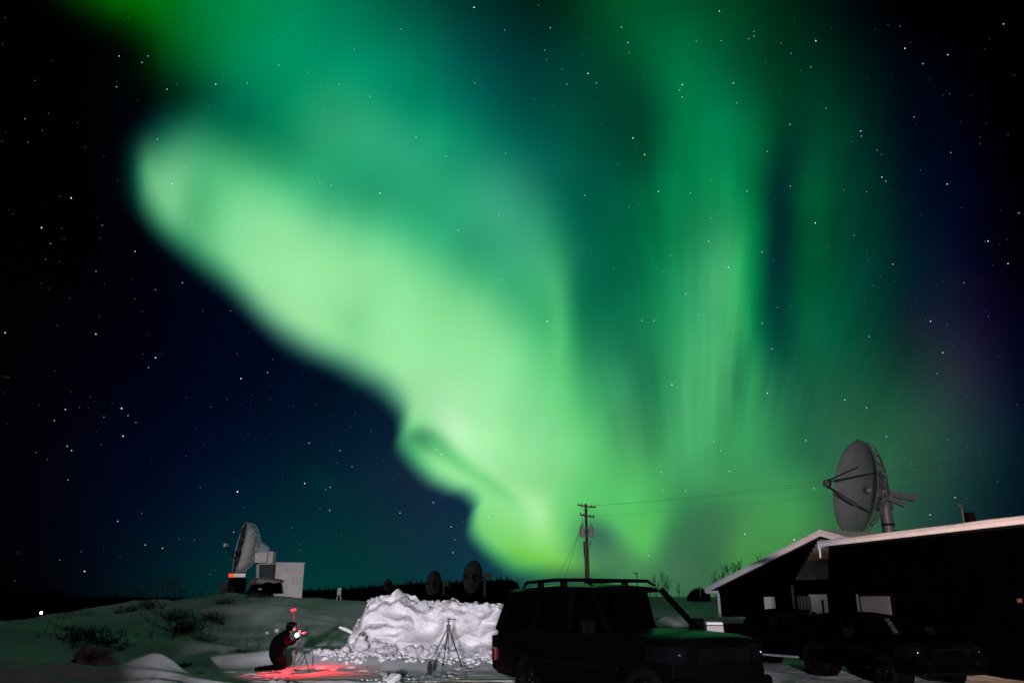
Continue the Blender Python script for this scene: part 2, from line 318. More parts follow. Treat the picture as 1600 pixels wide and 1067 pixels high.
MT['screen'] = emitter('camera_screen', (.8, .85, 1.), 14.)
MT['porch_orange'] = emitter('porch_orange', (1., .3, .15), .12)

# clear glass that stays cheap: mirror reflection over a see-through sheet
g = bpy.data.materials.new('clear_glass'); g.use_nodes = True; gt = g.node_tree; gt.nodes.clear()
ga, gb, gc, go, gf = [gt.nodes.new(k) for k in ('ShaderNodeBsdfTransparent', 'ShaderNodeBsdfGlossy', 'ShaderNodeMixShader', 'ShaderNodeOutputMaterial', 'ShaderNodeValue')]
ga.inputs[0].default_value = (.88, .92, .9, 1); gb.inputs['Roughness'].default_value = .03; gf.outputs[0].default_value = .07
gt.links.new(gf.outputs[0], gc.inputs[0]); gt.links.new(ga.outputs[0], gc.inputs[1]); gt.links.new(gb.outputs[0], gc.inputs[2]); gt.links.new(gc.outputs[0], go.inputs[0])
MT['glass'] = g

def snow_mat(name, base=(.78, .79, .82), dirt=None, dirt_thr=.6, bs=3., bd=.08, fine=.35):
    m = bpy.data.materials.new(name); m.use_nodes = True; nt = m.node_tree; b = nt.nodes['Principled BSDF']
    b.inputs['Roughness'].default_value = .75; b.inputs['Specular IOR Level'].default_value = .25
    tcn = nt.nodes.new('ShaderNodeTexCoord')
    def nz(sc, det, rough=.55):
        n = nt.nodes.new('ShaderNodeTexNoise'); n.inputs['Scale'].default_value = sc; n.inputs['Detail'].default_value = det
        n.inputs['Roughness'].default_value = rough; nt.links.new(tcn.outputs['Object'], n.inputs['Vector']); return n
    a = nz(bs, 7, .6)
    bp = nt.nodes.new('ShaderNodeBump'); bp.inputs['Strength'].default_value = fine; bp.inputs['Distance'].default_value = bd
    nt.links.new(a.outputs['Fac'], bp.inputs['Height']); nt.links.new(bp.outputs[0], b.inputs['Normal'])
    v = nz(1.3, 6, .65)
    rp = nt.nodes.new('ShaderNodeValToRGB'); e = rp.color_ramp.elements
    e[0].position = .3; e[0].color = tuple(q * .9 for q in base) + (1,)
    e[1].position = dirt_thr; e[1].color = (*base, 1)
    if dirt: n = e.new(min(.98, dirt_thr + .13)); n.color = (*dirt, 1)
    nt.links.new(v.outputs['Fac'], rp.inputs[0]); nt.links.new(rp.outputs[0], b.inputs['Base Color'])
    return m
MT['snow'] = snow_mat('snow', (.78, .79, .83))
MT['snow_pile'] = snow_mat('pile_snow', (.86, .85, .88), dirt=(.5, .45, .4), dirt_thr=.64, bs=9, bd=.07, fine=.7)
MT['snow_dirty'] = snow_mat('dirty_snow', (.36, .31, .30), dirt=(.09, .055, .04), dirt_thr=.5, bs=9, bd=.05, fine=.6)

class MB:
    def __init__(s): s.b = bmesh.new()
    def box(s, c, size, rot=None, taper=1.):
        hx, hy, hz = [q / 2 for q in size]; c = Vector(c); v = []
        for z in (-1, 1):
            k = taper if z > 0 else 1
            for x, y in ((-1, -1), (1, -1), (1, 1), (-1, 1)):
                p = Vector((x * hx * k, y * hy * k, z * hz))
                if rot is not None: p = rot @ p
                v.append(s.b.verts.new(c + p))
        for f in ((3, 2, 1, 0), (4, 5, 6, 7), (0, 1, 5, 4), (1, 2, 6, 5), (2, 3, 7, 6), (3, 0, 4, 7)):
            s.b.faces.new([v[i] for i in f])
        return s
    def beam(s, p, q, w, h, up=(0, 0, 1)):
        p, q = Vector(p), Vector(q); d = (q - p); L = d.length; d.normalize()
        up = Vector(up)
        if abs(d.dot(up)) > .98: up = Vector((1, 0, 0))
        y = up.cross(d).normalized(); z = d.cross(y)
        return s.box((p + q) / 2, (L, w, h), Matrix((d, y, z)).transposed())
    def tube(s, pts, r, seg=8, caps=True):
        pts = [Vector(p) for p in pts]; rs = r if isinstance(r, (list, tuple)) else [r] * len(pts)
        rings = []; prev = None
        for i, p in enumerate(pts):
            d = (pts[min(i + 1, len(pts) - 1)] - pts[max(i - 1, 0)]).normalized()
            if prev is None: prev = Vector((0, 0, 1)) if abs(d.z) < .9 else Vector((1, 0, 0))
            y = prev.cross(d)
            if y.length < 1e-5: y = Vector((0, 1, 0)).cross(d)
            y.normalize(); x = d.cross(y).normalized(); prev = x
            rings.append([s.b.verts.new(p + (x * math.cos(2 * math.pi * k / seg) + y * math.sin(2 * math.pi * k / seg)) * rs[i]) for k in range(seg)])
        for a, b in zip(rings, rings[1:]):
            for k in range(seg): s.b.faces.new((a[k], a[(k + 1) % seg], b[(k + 1) % seg], b[k]))
        if caps and seg > 2: s.b.faces.new(rings[0][::-1]); s.b.faces.new(rings[-1])
        return s
    def lathe(s, prof, o=(0, 0, 0), axis=(0, 0, 1), seg=32, xdir=None):
        """prof: (radius, height along axis)"""
        o, ax = Vector(o), Vector(axis).normalized()
        x = (Vector(xdir) if xdir else (Vector((0, 0, 1)) if abs(ax.z) < .9 else Vector((1, 0, 0)))); x = (x - ax * x.dot(ax)).normalized(); y = ax.cross(x)
        rings = []
        for r, h in prof:
            if r < 1e-6: rings.append([s.b.verts.new(o + ax * h)]); continue
            rings.append([s.b.verts.new(o + ax * h + (x * math.cos(2 * math.pi * k / seg) + y * math.sin(2 * math.pi * k / seg)) * r) for k in range(seg)])
        for a, b in zip(rings, rings[1:]):
            for k in range(seg):
                k2 = (k + 1) % seg
                if len(a) == 1 and len(b) == 1: continue
                if len(a) == 1: s.b.faces.new((a[0], b[k2], b[k]))
                elif len(b) == 1: s.b.faces.new((a[k], a[k2], b[0]))
                else: s.b.faces.new((a[k], a[k2], b[k2], b[k]))
        return s
    def prism(s, poly, fn0, fn1):
        """poly of 2-D points, fn0/fn1 map a point to its front and back place"""
        a = [s.b.verts.new(fn0(p)) for p in poly]; b = [s.b.verts.new(fn1(p)) for p in poly]
        n = len(poly); s.b.faces.new(a); s.b.faces.new(b[::-1])
        for i in range(n): s.b.faces.new((a[i], b[i], b[(i + 1) % n], a[(i + 1) % n]))
        return s
    def poly(s, pts): s.b.faces.new([s.b.verts.new(p) for p in pts]); return s
    def rock(s, c, r, seed=0, sub=2, squash=.8, amp=.35):
        c = Vector(c)
        t = bmesh.new(); bmesh.ops.create_icosphere(t, subdivisions=sub, radius=1)
        mp = {}
        off = Vector((seed * 3.7, seed * 1.3, seed * 9.1))
        for v in t.verts:
            k = 1 + amp * noise.noise(v.co * 1.1 + off) * 1.6 + amp * .5 * noise.noise(v.co * 3 + off)
            q = v.co * k * r; q.z *= squash; mp[v] = s.b.verts.new(c + q)
        for f in t.faces: s.b.faces.new([mp[v] for v in f.verts])
        t.free(); return s
    def build(s, name, m, parent=None, smooth=False, bevel=0., kind=None, sharp=40):
        bmesh.ops.recalc_face_normals(s.b, faces=s.b.faces)
        me = bpy.data.meshes.new(name); s.b.to_mesh(me); s.b.free()
        me.materials.append(MT[m] if isinstance(m, str) else m)
        if smooth:
            me.polygons.foreach_set('use_smooth', [True] * len(me.polygons))
            if sharp < 180: me.set_sharp_from_angle(angle=R(sharp))
        o = bpy.data.objects.new(name, me); C.objects.link(o)
        if parent: o.parent = parent
        if bevel:
            md = o.modifiers.new('bevel', 'BEVEL'); md.width = bevel; md.segments = 2; md.limit_method = 'ANGLE'; md.angle_limit = R(35)
        if kind: o['kind'] = kind
        return o
def thing(name, label, cat, loc=(0, 0, 0), rz=0., group=None):
    o = bpy.data.objects.new(name, None); C.objects.link(o); o.location = loc; o.rotation_euler.z = rz
    o.empty_display_size = .2
    return tag(o, label, cat, group)
def tag(o, label=None, cat=None, group=None, kind=None):
    if label: o['label'] = label
    if cat: o['category'] = cat
    if group: o['group'] = group
    if kind: o['kind'] = kind
    return o
def copy_tree(o, parent=None):
    c = o.copy(); C.objects.link(c); c.parent = parent
    for ch in o.children: copy_tree(ch, c)
    return c

# ------------------------------------------------------------------ terrain
ZC = [(-1.2, .5), (-.62, .75), (-.5, 1.02), (-.41, 1.38), (-.34, 1.85), (-.25, 1.8), (-.19, 1.62), (-.1, 1.45), (.1, 1.3), (.3, .7), (.6, .3)]
DC = [(-1.2, 30), (-.62, 34), (-.5, 44), (-.4, 50), (-.33, 55), (-.2, 57), (0, 58)]
def gauss(x, y, cx, cy, sx, sy, rot=0.):
    c, s = math.cos(rot), math.sin(rot); dx, dy = x - cx, y - cy
    u, v = (dx * c + dy * s) / sx, (-dx * s + dy * c) / sy
    return math.exp(-u * u - v * v)
MOUNDS = [(-9.15, 16.8, 1.3, .7, .25, .34), (-10.8, 16.2, 2.2, .6, .3, .16), (-7.35, 17.4, .62, .5, 0, .36), (-7.0, 16.6, 1.5, .9, -.4, .24), (-12.5, 20, 2, 1, .2, .3),
          (-7.6, 22.3, 1.0, .6, .1, .26), (-6.2, 22.6, .9, .6, 0, .30), (-9.6, 19.2, .8, .5, .2, .28), (-4.6, 22.4, 1.0, .8, .2, .22), (-5.9, 24.5, 2.2, 1.3, 0, .3),
          (-3.6, 21.6, 1.6, .8, -.35, .16), (-10.5, 26, 2.5, 1.6, .3, .35), (-15, 28, 3, 2, -.2, .35), (-8, 30, 2.6, 1.8, .1, .25),
          (-13, 42, 4, 3, 0, .35), (-20, 46, 4, 2, .3, .4), (-19, 52, 3, 2, 0, .3), (-9, 48, 5, 3, 0, .2)]
def gz(x, y):
    if y <= 0: return .03 * noise.noise(Vector((x * .2, y * .2, 0)))
    a = x / y; dc = lerp(DC, a); zc = lerp(ZC, a)
    z = zc * sm(dc * .46, dc, y) if a < .3 else 0.
    if a >= .1 and a < .3: z = zc * sm(dc * .46, dc, y)
    far = 2.5 * sm(60, 170, y)
    drop = sm(dc + 3, dc + 18, y) * sm(-.28, -.36, a)
    z = max(z * (1 - .9 * drop), far * sm(-.3, -.1, a))
    z += .17 * sm(20.3, 22.6, y) * sm(-.2, -.15, a) * sm(.12, .05, a) * sm(34, 26, y)
    for m in MOUNDS:
        z += m[5] * gauss(x, y, *m[:5])
    w = sm(9, 15, y)
    z += w * (.05 * noise.noise(Vector((x * .5, y * .3, 1))) + .03 * noise.noise(Vector((x * 1.7, y * 1.1, 4))) + .012 * noise.noise(Vector((x * 5, y * 3.2, 7))))
    if a < -.15:
        z += .5 * sm(24, 34, y) * sm(-.15, -.28, a) * (.45 * noise.noise(Vector((x * .35, y * .25, 3))) + .2 * noise.noise(Vector((x * 1.1, y * .7, 9))) + .08 * noise.noise(Vector((x * 3, y * 2, 5))))
    return z
PRINTS = []
_q = random.Random(77)
for (ax_, ay_, bx_, by_) in [(-3.2, 14.8, -6.1, 19.9), (-5.9, 20.9, -3.6, 20.6), (-3.5, 20.2, -1.2, 18.3), (-8.8, 19.2, -6.4, 20.3), (-1.5, 18.7, -1.0, 21.6)]:
    L_ = math.hypot(bx_ - ax_, by_ - ay_); n_ = int(L_ / .36)
    for i in range(n_):
        f = i / n_; nx_, ny_ = -(by_ - ay_) / L_, (bx_ - ax_) / L_; s_ = (.11 if i % 2 else -.11) + _q.uniform(-.04, .04)
        PRINTS.append((ax_ + (bx_ - ax_) * f + nx_ * s_, ay_ + (by_ - ay_) * f + ny_ * s_))
def trod(x, y):
    z = 0.
    if 14. < y < 22.5 and -9.5 < x < 0:
        for (px_, py_) in PRINTS:
            dx, dy = x - px_, y - py_
            if abs(dx) < .4 and abs(dy) < .4:
                r2 = (dx / .10) ** 2 + (dy / .15) ** 2; z += -.085 * math.exp(-r2 * r2 * .5) + .03 * math.exp(-(r2 - 2.6) ** 2)
    if 13 < y < 20.5 and -12 < x < 6:       # tyre ruts curving through the yard
        for off in (0, 1.55):
            c = 16.2 + off * .9 + .35 * math.sin(x * .35 + .8) - .10 * (x + 3)
            d = (y - c) / .17; z += (-.055 * math.exp(-d * d) + .035 * math.exp(-(abs(d) - 1.9) ** 2 * 3)) * sm(-12, -8, x)
    return z
def terrain():
    az = []
    a = -180.
    while a < 180:
        az.append(a); a += .16 if abs(a) < 40 else 2.5
    rr = [.5]
    while rr[-1] < 15000:
        r = rr[-1]; rr.append(r * (1.0045 if 14.5 < r < 23 else 1.012 if 12 < r < 70 else 1.05 if r < 300 else 1.25))
    vs, fs = [(0, 0, gz(0, 0))], []
    n = len(az)
    for r in rr:
        for a in az:
            x, y = r * math.sin(R(a)), r * math.cos(R(a)); vs.append((x, y, gz(x, y) + trod(x, y)))
    for k in range(n): fs.append((0, 1 + (k + 1) % n, 1 + k))
    for i in range(len(rr) - 1):
        for k in range(n):
            k2 = (k + 1) % n
            fs.append((1 + i * n + k, 1 + i * n + k2, 1 + (i + 1) * n + k2, 1 + (i + 1) * n + k))
    me = bpy.data.meshes.new('snowy_ground'); me.from_pydata(vs, [], fs)
    me.polygons.foreach_set('use_smooth', [True] * len(me.polygons))
    o = bpy.data.objects.new('snowy_ground', me); C.objects.link(o); o['kind'] = 'structure'
    # snow with a packed, tracked, slightly sandy yard in front of the pile
    m = bpy.data.materials.new('yard_snow'); m.use_nodes = True; nt = m.node_tree; b = nt.nodes['Principled BSDF']
    b.inputs['Roughness'].default_value = .7; b.inputs['Specular IOR Level'].default_value = .25
    t = nt.nodes.new('ShaderNodeTexCoord'); mp = nt.nodes.new('ShaderNodeMapping'); mp.inputs['Scale'].default_value = (.6, 1.6, 1)
    nt.links.new(t.outputs['Object'], mp.inputs['Vector'])
    def nz(sc, det, src): 
        q = nt.nodes.new('ShaderNodeTexNoise'); q.inputs['Scale'].default_value = sc; q.inputs['Detail'].default_value = det; q.inputs['Roughness'].default_value = .62
        nt.links.new(src, q.inputs['Vector']); return q.outputs['Fac']
    bp = nt.nodes.new('ShaderNodeBump'); bp.inputs['Strength'].default_value = .5; bp.inputs['Distance'].default_value = .05
    nt.links.new(nz(2.2, 9, mp.outputs[0]), bp.inputs['Height']); nt.links.new(bp.outputs[0], b.inputs['Normal'])
    sx = nt.nodes.new('ShaderNodeSeparateXYZ'); nt.links.new(t.outputs['Object'], sx.inputs[0])
    def mr(src, a0, a1):
        q = nt.nodes.new('ShaderNodeMapRange'); q.interpolation_type = 'SMOOTHSTEP'; nt.links.new(src, q.inputs[0]); q.inputs[1].default_value = a0; q.inputs[2].default_value = a1; return q.outputs[0]
    def mul(a_, b_):
        q = nt.nodes.new('ShaderNodeMath'); q.operation = 'MULTIPLY'; nt.links.new(a_, q.inputs[0]); nt.links.new(b_, q.inputs[1]); return q.outputs[0]
    yard = mul(mul(mr(sx.outputs[0], -5.5, -2.5), mr(sx.outputs[1], 18.6, 17.4)), mr(nz(2.4, 8, mp.outputs[0]), .42, .58))
    tracks = mul(mul(mr(sx.outputs[1], 18.8, 17.8), mr(nz(1.1, 7, mp.outputs[0]), .5, .62)), mr(sx.outputs[0], -9, -6))
    add = nt.nodes.new('ShaderNodeMath'); add.operation = 'MAXIMUM'; nt.links.new(yard, add.inputs[0]); nt.links.new(tracks, add.inputs[1])
    mx = nt.nodes.new('ShaderNodeMix'); mx.data_type = 'RGBA'; nt.links.new(add.outputs[0], mx.inputs[0])
    mx.inputs[6].default_value = (.76, .78, .82, 1); mx.inputs[7].default_value = (.60, .52, .45, 1)
    nt.links.new(mx.outputs[2], b.inputs['Base Color'])
    me.materials.append(m)
terrain()

def ridge(name, pxs, D0, D1, seed, end=None):
    """dark wooded rise: crest line (px, py) at distance D1, running down towards the viewer to D0"""
    vs, fs = [], []; cols = 240; rows = 14
    for i in range(cols + 1):
        px = pxs[0][0] + (pxs[-1][0] - pxs[0][0]) * i / cols
        py = lerp(pxs, px)
        for j in range(rows + 1):
            f = j / rows; D = D0 + (D1 - D0) * f
            top = P(px, py, D1); x = top.x / D1 * D
            zt = top.z + .35 * noise.noise(Vector((x * .05, seed, 0))) + .5 * abs(noise.noise(Vector((x * .9, seed, 5)))) * f
            z = gz(x, D) - .3 + (zt - gz(x, D) + .3) * (f ** .8) + (.6 * noise.noise(Vector((x * .3, D * .3, seed))) if 0 < f < 1 else 0)
            vs.append((x, D, z))
        vs.append((vs[-1][0] * 1.15, D1 * 1.15, -4))
    n = rows + 2
    for i in range(cols):
        for j in range(n - 1): fs.append((i * n + j, (i + 1) * n + j, (i + 1) * n + j + 1, i * n + j + 1))
    me = bpy.data.meshes.new(name); me.from_pydata(vs, [], fs); me.materials.append(MT['scrub'])
    o = bpy.data.objects.new(name, me); C.objects.link(o); o['kind'] = 'structure'; return o
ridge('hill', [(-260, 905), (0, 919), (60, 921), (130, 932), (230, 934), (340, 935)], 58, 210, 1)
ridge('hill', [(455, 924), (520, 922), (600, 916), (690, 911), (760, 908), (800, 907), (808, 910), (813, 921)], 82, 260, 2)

def woods(name, pxs, D, n, h0, h1, seed, label=None):
    """a far wood read as one mass: many thin conifers and bare stems"""
    q = random.Random(seed); b = MB()
    for i in range(n):
        px = q.uniform(pxs[0][0], pxs[-1][0]); p = P(px, lerp(pxs, px) + 3, D * q.uniform(.97, 1.0))
        h = q.uniform(h0, h1) * (1 if q.random() < .8 else 1.6); w = h * q.uniform(.05, .16)
        k = Vector((q.uniform(-.05, .05) * h, 0, 0))
        b.poly([p + Vector((-w, 0, -.6)), p + Vector((w, 0, -.6)), p + k + Vector((0, 0, h))])
        b.poly([p + Vector((0, -w, -.6)), p + Vector((0, w, -.6)), p + k + Vector((0, 0, h))])
    o = b.build(name, 'scrub'); o['kind'] = 'stuff'; return o
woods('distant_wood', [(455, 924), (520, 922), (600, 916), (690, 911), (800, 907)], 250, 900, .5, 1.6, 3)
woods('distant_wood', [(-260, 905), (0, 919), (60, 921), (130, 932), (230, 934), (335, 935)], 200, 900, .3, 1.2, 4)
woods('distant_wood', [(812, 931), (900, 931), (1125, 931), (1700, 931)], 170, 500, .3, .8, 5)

# stars: thousands of far points of light, one mass
def stars():
    q = random.Random(11); D = 9000.; vs, fs, cols = [], [], []
    def put_star(d, r, c):
        d = d.normalized(); o = Vector((0, 0, CAMZ)) + d * D
        x = d.cross(Vector((0, 0, 1))).normalized(); y = x.cross(d)
        i = len(vs)
        for p in (x, y, -x, -y, d, -d): vs.append(o + p * r)
        for f in ((0, 1, 4), (1, 2, 4), (2, 3, 4), (3, 0, 4), (1, 0, 5), (2, 1, 5), (3, 2, 5), (0, 3, 5)): fs.append(tuple(i + k for k in f))
        cols.extend([c] * 8)
    W_, B_, O_ = (.85, .88, 1.), (.45, .55, 1.), (1., .8, .6)
    BIG = [(337,132,2.6,B_),(186,88,2.,B_),(231,88,1.6,B_),(222,98,1.7,B_),(246,218,1.8,B_),(65,356,2.3,W_),(211,393,2.2,B_),(8,520,2.,W_),(243,559,2.3,W_),(232,574,1.4,B_),
     (190,638,2.6,W_),(200,649,1.2,O_),(85,657,1.3,O_),(371,768,3.,W_),(476,755,2.3,W_),(515,797,1.7,O_),(418,582,1.4,O_),(594,302,2.2,W_),(741,12,2.2,W_),(742,130,1.5,B_),
     (740,12,1.4,W_),(650,214,1.5,W_),(386,130,1.6,B_),(436,102,1.4,B_),(627,46,1.2,W_),(578,151,1.3,O_),(989,216,2.2,W_),(1007,242,2.2,W_),(1066,133,2.1,W_),(1062,141,1.4,W_),(1066,152,1.5,W_),
     (1124,18,2.,W_),(860,44,1.4,W_),(886,132,1.6,B_),(932,130,1.8,B_),(981,67,1.6,W_),(971,43,1.4,W_),(1146,130,1.8,W_),(1170,61,1.6,B_),(1178,57,1.4,B_),(1178,50,1.2,B_),(1127,64,1.4,B_),
     (1167,299,1.9,B_),(1414,76,2.,W_),(1481,86,2.3,B_),(1442,100,1.6,B_),(1568,38,1.7,O_),(1345,205,2.4,B_),(1346,213,1.5,B_),(1378,277,2.3,B_),(1384,283,1.6,B_),(1480,288,2.3,B_),
     (1235,291,1.6,B_),(1199,237,1.4,B_),(1138,418,2.2,W_),(1107,377,1.6,W_),(1191,394,1.8,B_),(1544,377,2.5,B_),(1592,333,1.8,B_),(1575,412,1.8,W_),(1428,183,1.5,B_),(1267,105,1.5,B_),
     (1191,505,2.3,B_),(1454,502,2.3,B_),(1358,526,1.6,B_),(1473,551,1.8,W_),(1050,601,2.4,W_),(1199,614,2.1,W_),(1320,625,1.9,W_),(1354,637,1.5,W_),(1259,688,2.,B_),(1022,501,1.6,W_),(1003,501,1.4,W_),
     (1092,492,1.4,W_),(1206,545,1.3,W_),(1033,738,1.5,W_),(1140,736,1.7,W_),(1164,834,2.,W_),(1071,767,1.4,W_),(1115,690,1.3,O_),(1126,704,1.4,W_),(1272,763,1.5,W_),(1385,682,1.4,W_),(1453,804,1.7,W_),(1492,777,1.6,W_),
     (1014,868,1.6,O_),(763,808,1.8,W_),(677,785,1.5,W_),(625,801,1.5,W_),(705,823,1.4,W_),(708,863,1.5,W_),(682,702,1.7,W_),(483,692,1.4,O_),(531,704,1.3,O_),(516,761,1.3,W_),(105,697,1.4,O_),(184,814,1.5,W_),
     (227,851,1.4,W_),(254,856,1.5,W_),(365,831,1.4,W_),(285,442,1.4,W_),(39,186,1.3,B_),(261,140,1.5,O_),(182,136,1.2,W_),(530,132,1.2,W_),(500,286,1.3,W_),(518,290,1.3,W_),(597,436,1.2,W_),(606,516,1.6,W_),
     (780,335,1.3,W_),(780,438,1.5,W_),(790,455,1.2,W_),(792,470,1.2,W_),(716,360,1.4,W_),(697,244,1.3,W_),(790,240,1.2,W_),(300,350,1.,W_),(160,352,1.,B_),(150,424,1.,W_),(79,381,1.1,B_),(290,262,1.3,W_),(1354,300,1.,B_),(1395,413,1.4,O_)]
    for px, py, r, c in BIG:
        p = P(px, py, 1.) - Vector((0, 0, CAMZ))
        put_star(p, D / 1240. * (.34 + r * .23), tuple(k * (.5 + .5 * r) for k in c))
    for i in range(9500):
        d = Vector((q.gauss(0, 1), q.gauss(0, 1), q.gauss(0, 1))).normalized()
        if d.z < .01: continue
        br = min(2.5, q.paretovariate(1.7) * .19); c = q.choice([W_, W_, B_, B_, O_])
        put_star(d, D / 1240. * (.38 + .14 * br), tuple(k * br for k in c))
    me = bpy.data.meshes.new('stars'); me.from_pydata(vs, [], fs)
    at = me.attributes.new('glow', 'FLOAT_COLOR', 'FACE')
    fl = [x for c in cols for x in (*c, 1.)]; at.data.foreach_set('color', fl)
    m = bpy.data.materials.new('star_light'); m.use_nodes = True; nt = m.node_tree; nt.nodes.clear()
    a = nt.nodes.new('ShaderNodeAttribute'); a.attribute_name = 'glow'
    e = nt.nodes.new('ShaderNodeEmission'); o_ = nt.nodes.new('ShaderNodeOutputMaterial')
    nt.links.new(a.outputs['Color'], e.inputs[0]); nt.links.new(e.outputs[0], o_.inputs[0])
    m.cycles.emission_sampling = 'NONE'
    me.materials.append(m); o = bpy.data.objects.new('stars', me); C.objects.link(o); o['kind'] = 'stuff'
stars()

# ------------------------------------------------------------------ yard lamps that light the place from behind the camera
def yard_lamp(name, label, x, y, h, color, watts, rad, aim=None):
    t = thing(name, label, 'yard lamp', (x, y, gz(x, y)))
    MB().tube([(0, 0, -.3), (0, 0, h * .5), (0, 0, h + .35)], [.1, .08, .06], 10).build('pole', 'steel', t, True)
    MB().tube([(0, 0, h + .3), (0, .4, h + .45), (0, .8, h + .4)], .03, 8).build('arm', 'steel', t, True)
    MB().lathe([(0, .2), (.1, .2), (.26, .04), (.27, 0), (.25, 0), (.08, .17), (0, .17)], (0, .85, h + .18), seg=20).build('lamp_shade', 'steel', t, True)
    l = bpy.data.lights.new(name + '_light', 'SPOT' if aim else 'POINT'); l.energy = watts; l.color = color; l.shadow_soft_size = rad
    o = bpy.data.objects.new('light', l); C.objects.link(o); o.parent = t; o.location = (0, .85, h + .1)
    if aim:
        l.spot_size = R(25 if x > 0 else 40); l.spot_blend = .3 if x > 0 else 1.; o.rotation_euler = (Vector(aim) - Vector((x, y + .85, h + gz(x, y)))).to_track_quat('-Z', 'Y').to_euler()
yard_lamp('yard_lamp', 'tall pole lamp with a cold white light behind the car park', 0.5, -22, 2.2, (.96, .91, 1.), 80000, .4)
yard_lamp('yard_lamp', 'low pole lamp with a warm orange light behind the car park', 3., -4.5, 3.2, (1., .44, .14), 21000, .1, (12.9, 17.5, 3.2))

yard_lamp('yard_lamp', 'unseen short pole lamp added to warm the left drifts', -2.6, -3.5, 2.1, (1., .62, .55), 330, .1, (-10.0, 17.2, .2))  # extra lamp added out of view to warm the left drifts
def shade_bank():  # added out of view to keep lamp light off the left slope
    vs, fs = [], []; nx, ny = 90, 12
    for i in range(nx + 1):
        x = -1.35 - 17. * i / nx; h = 2.3 * min(1., (i / 7.) ** .5) * (1 if i < nx - 8 else (nx - i) / 8) + .05 * noise.noise(Vector((x * .9, 0, 2))) + .03 * noise.noise(Vector((x * 3., 1, 2)))
        for j in range(ny + 1):
            f = j / ny; vs.append((x, -9.6 + 3.2 * f, h * math.sin(math.pi * f) ** .7 - .05 + .05 * noise.noise(Vector((x * 2, f * 5, 1)))))
    for i in range(nx):
        for j in range(ny): a = i * (ny + 1) + j; fs.append((a, a + ny + 1, a + ny + 2, a + 1))
    me = bpy.data.meshes.new('snow_bank'); me.from_pydata(vs, [], fs); me.materials.append(MT['snow_pile']); me.polygons.foreach_set('use_smooth', [True] * len(me.polygons))
    o = bpy.data.objects.new('snow_bank', me); C.objects.link(o); tag(o, 'long unseen snow bank added behind the camera to shade the left slope', 'snow bank')
shade_bank()

# ------------------------------------------------------------------ snow pile
def pile():
    top = lerp
    CR = [(-5.3, 0.), (-5.0, .22), (-4.72, .42), (-4.42, 1.1), (-4.12, 1.5), (-3.7, 1.72), (-3.3, 1.86), (-2.9, 1.72), (-2.5, 1.42), (-2.1, 1.56), (-1.8, 1.66), (-1.2, 1.5), (-.7, 1.52), (-.2, 1.48), (.6, 1.5), (2.2, 1.3), (3.4, .6), (4., 0)]
    nx, ny = 380, 130; vs, fs = [], []
    for i in range(nx + 1):
        x = -5.3 + 9.4 * i / nx
        h = lerp(CR, x)
        for j in range(ny + 1):
            f = j / ny
            # across: steep front, rounded crest, long back
            if f < .55: q = f / .55; y = 22.55 + 1.5 * q; z = h * (1 - (1 - q) ** 1.9)
            else: q = (f - .55) / .45; y = 24.05 + 3. * q; z = h * (1 - q * q)
            env = min(1, h / .5) * (1 - max(0, (f - .8) / .2))
            v = Vector((x, y, z * 1.0))
            big = noise.noise(Vector((x * .75, z * .8, 2.3))) * .55
            dn = noise.noise(Vector((x * 1.1 + z * 1.6, z * 2.2 - x * .7, 7.1)))          # slanting slabs
            ridg = (abs(dn) * -.5 + .12)
            lump = noise.noise(Vector((x * 3.1, y * 3.1, z * 3.1)))
            d, _ = noise.voronoi(Vector((x * 3.4, y * 3.4, z * 3.4)))
            d2, _ = noise.voronoi(Vector((x * 7.5, y * 7.5, z * 7.5)))
            crumb = max(sm(.72, 1, z / max(h, .1)), sm(.4, .1, z), sm(.9, 1.4, x + .9) * .8)         # crumbly crest and toe, smooth faces
            d3, _ = noise.voronoi(Vector((x * 1.7, y * 1.7, z * 2.1 + 5)))
            crumb = max(crumb, .55 * sm(-.05, .35, noise.noise(Vector((x * .9, z * 1.3, 12)))))
            # hollow between the two big faces
            hol = gauss(x, z, -2.25, .75, .42, .5) * .45 + gauss(x, z, -.95, .75, .25, .6) * .22
            rg = (.3 + .7 * crumb) * ((.5 - abs(noise.noise(Vector((x * 2.3 + z, y * 2.3, z * 3.1 + 4))))) * .09 + (.5 - abs(noise.noise(Vector((x * 5.3, y * 5.3, z * 6.1 + 9))))) * .05 + (.5 - abs(noise.noise(Vector((x * 11., y * 11., z * 13.))))) * .03)
            dy = -(big + ridg + rg + .10 * lump * (.4 + crumb) + crumb * (.20 * (d3[1] - d3[0] - .2) + .16 * (.5 - d[0]) + .09 * (.4 - d2[0]))) * env + hol
            v.y += dy; v.z += env * (rg * .5 + crumb * (.12 * (.45 - d[0]) + .07 * (.4 - d2[0])) + .05 * lump)
            v.z = max(v.z, -.02) if j else -.1
            vs.append(v)
    for i in range(nx):
        for j in range(ny):
            a = i * (ny + 1) + j; fs.append((a, a + ny + 1, a + ny + 2, a + 1))
    me = bpy.data.meshes.new('snow_pile'); me.from_pydata(vs, [], fs); me.materials.append(MT['snow_pile'])
    me.polygons.foreach_set('use_smooth', [True] * len(me.polygons))
    o = bpy.data.objects.new('snow_pile', me); C.objects.link(o)
    tag(o, 'high ploughed heap of white snow behind the slender tripod', 'snow pile')
pile()
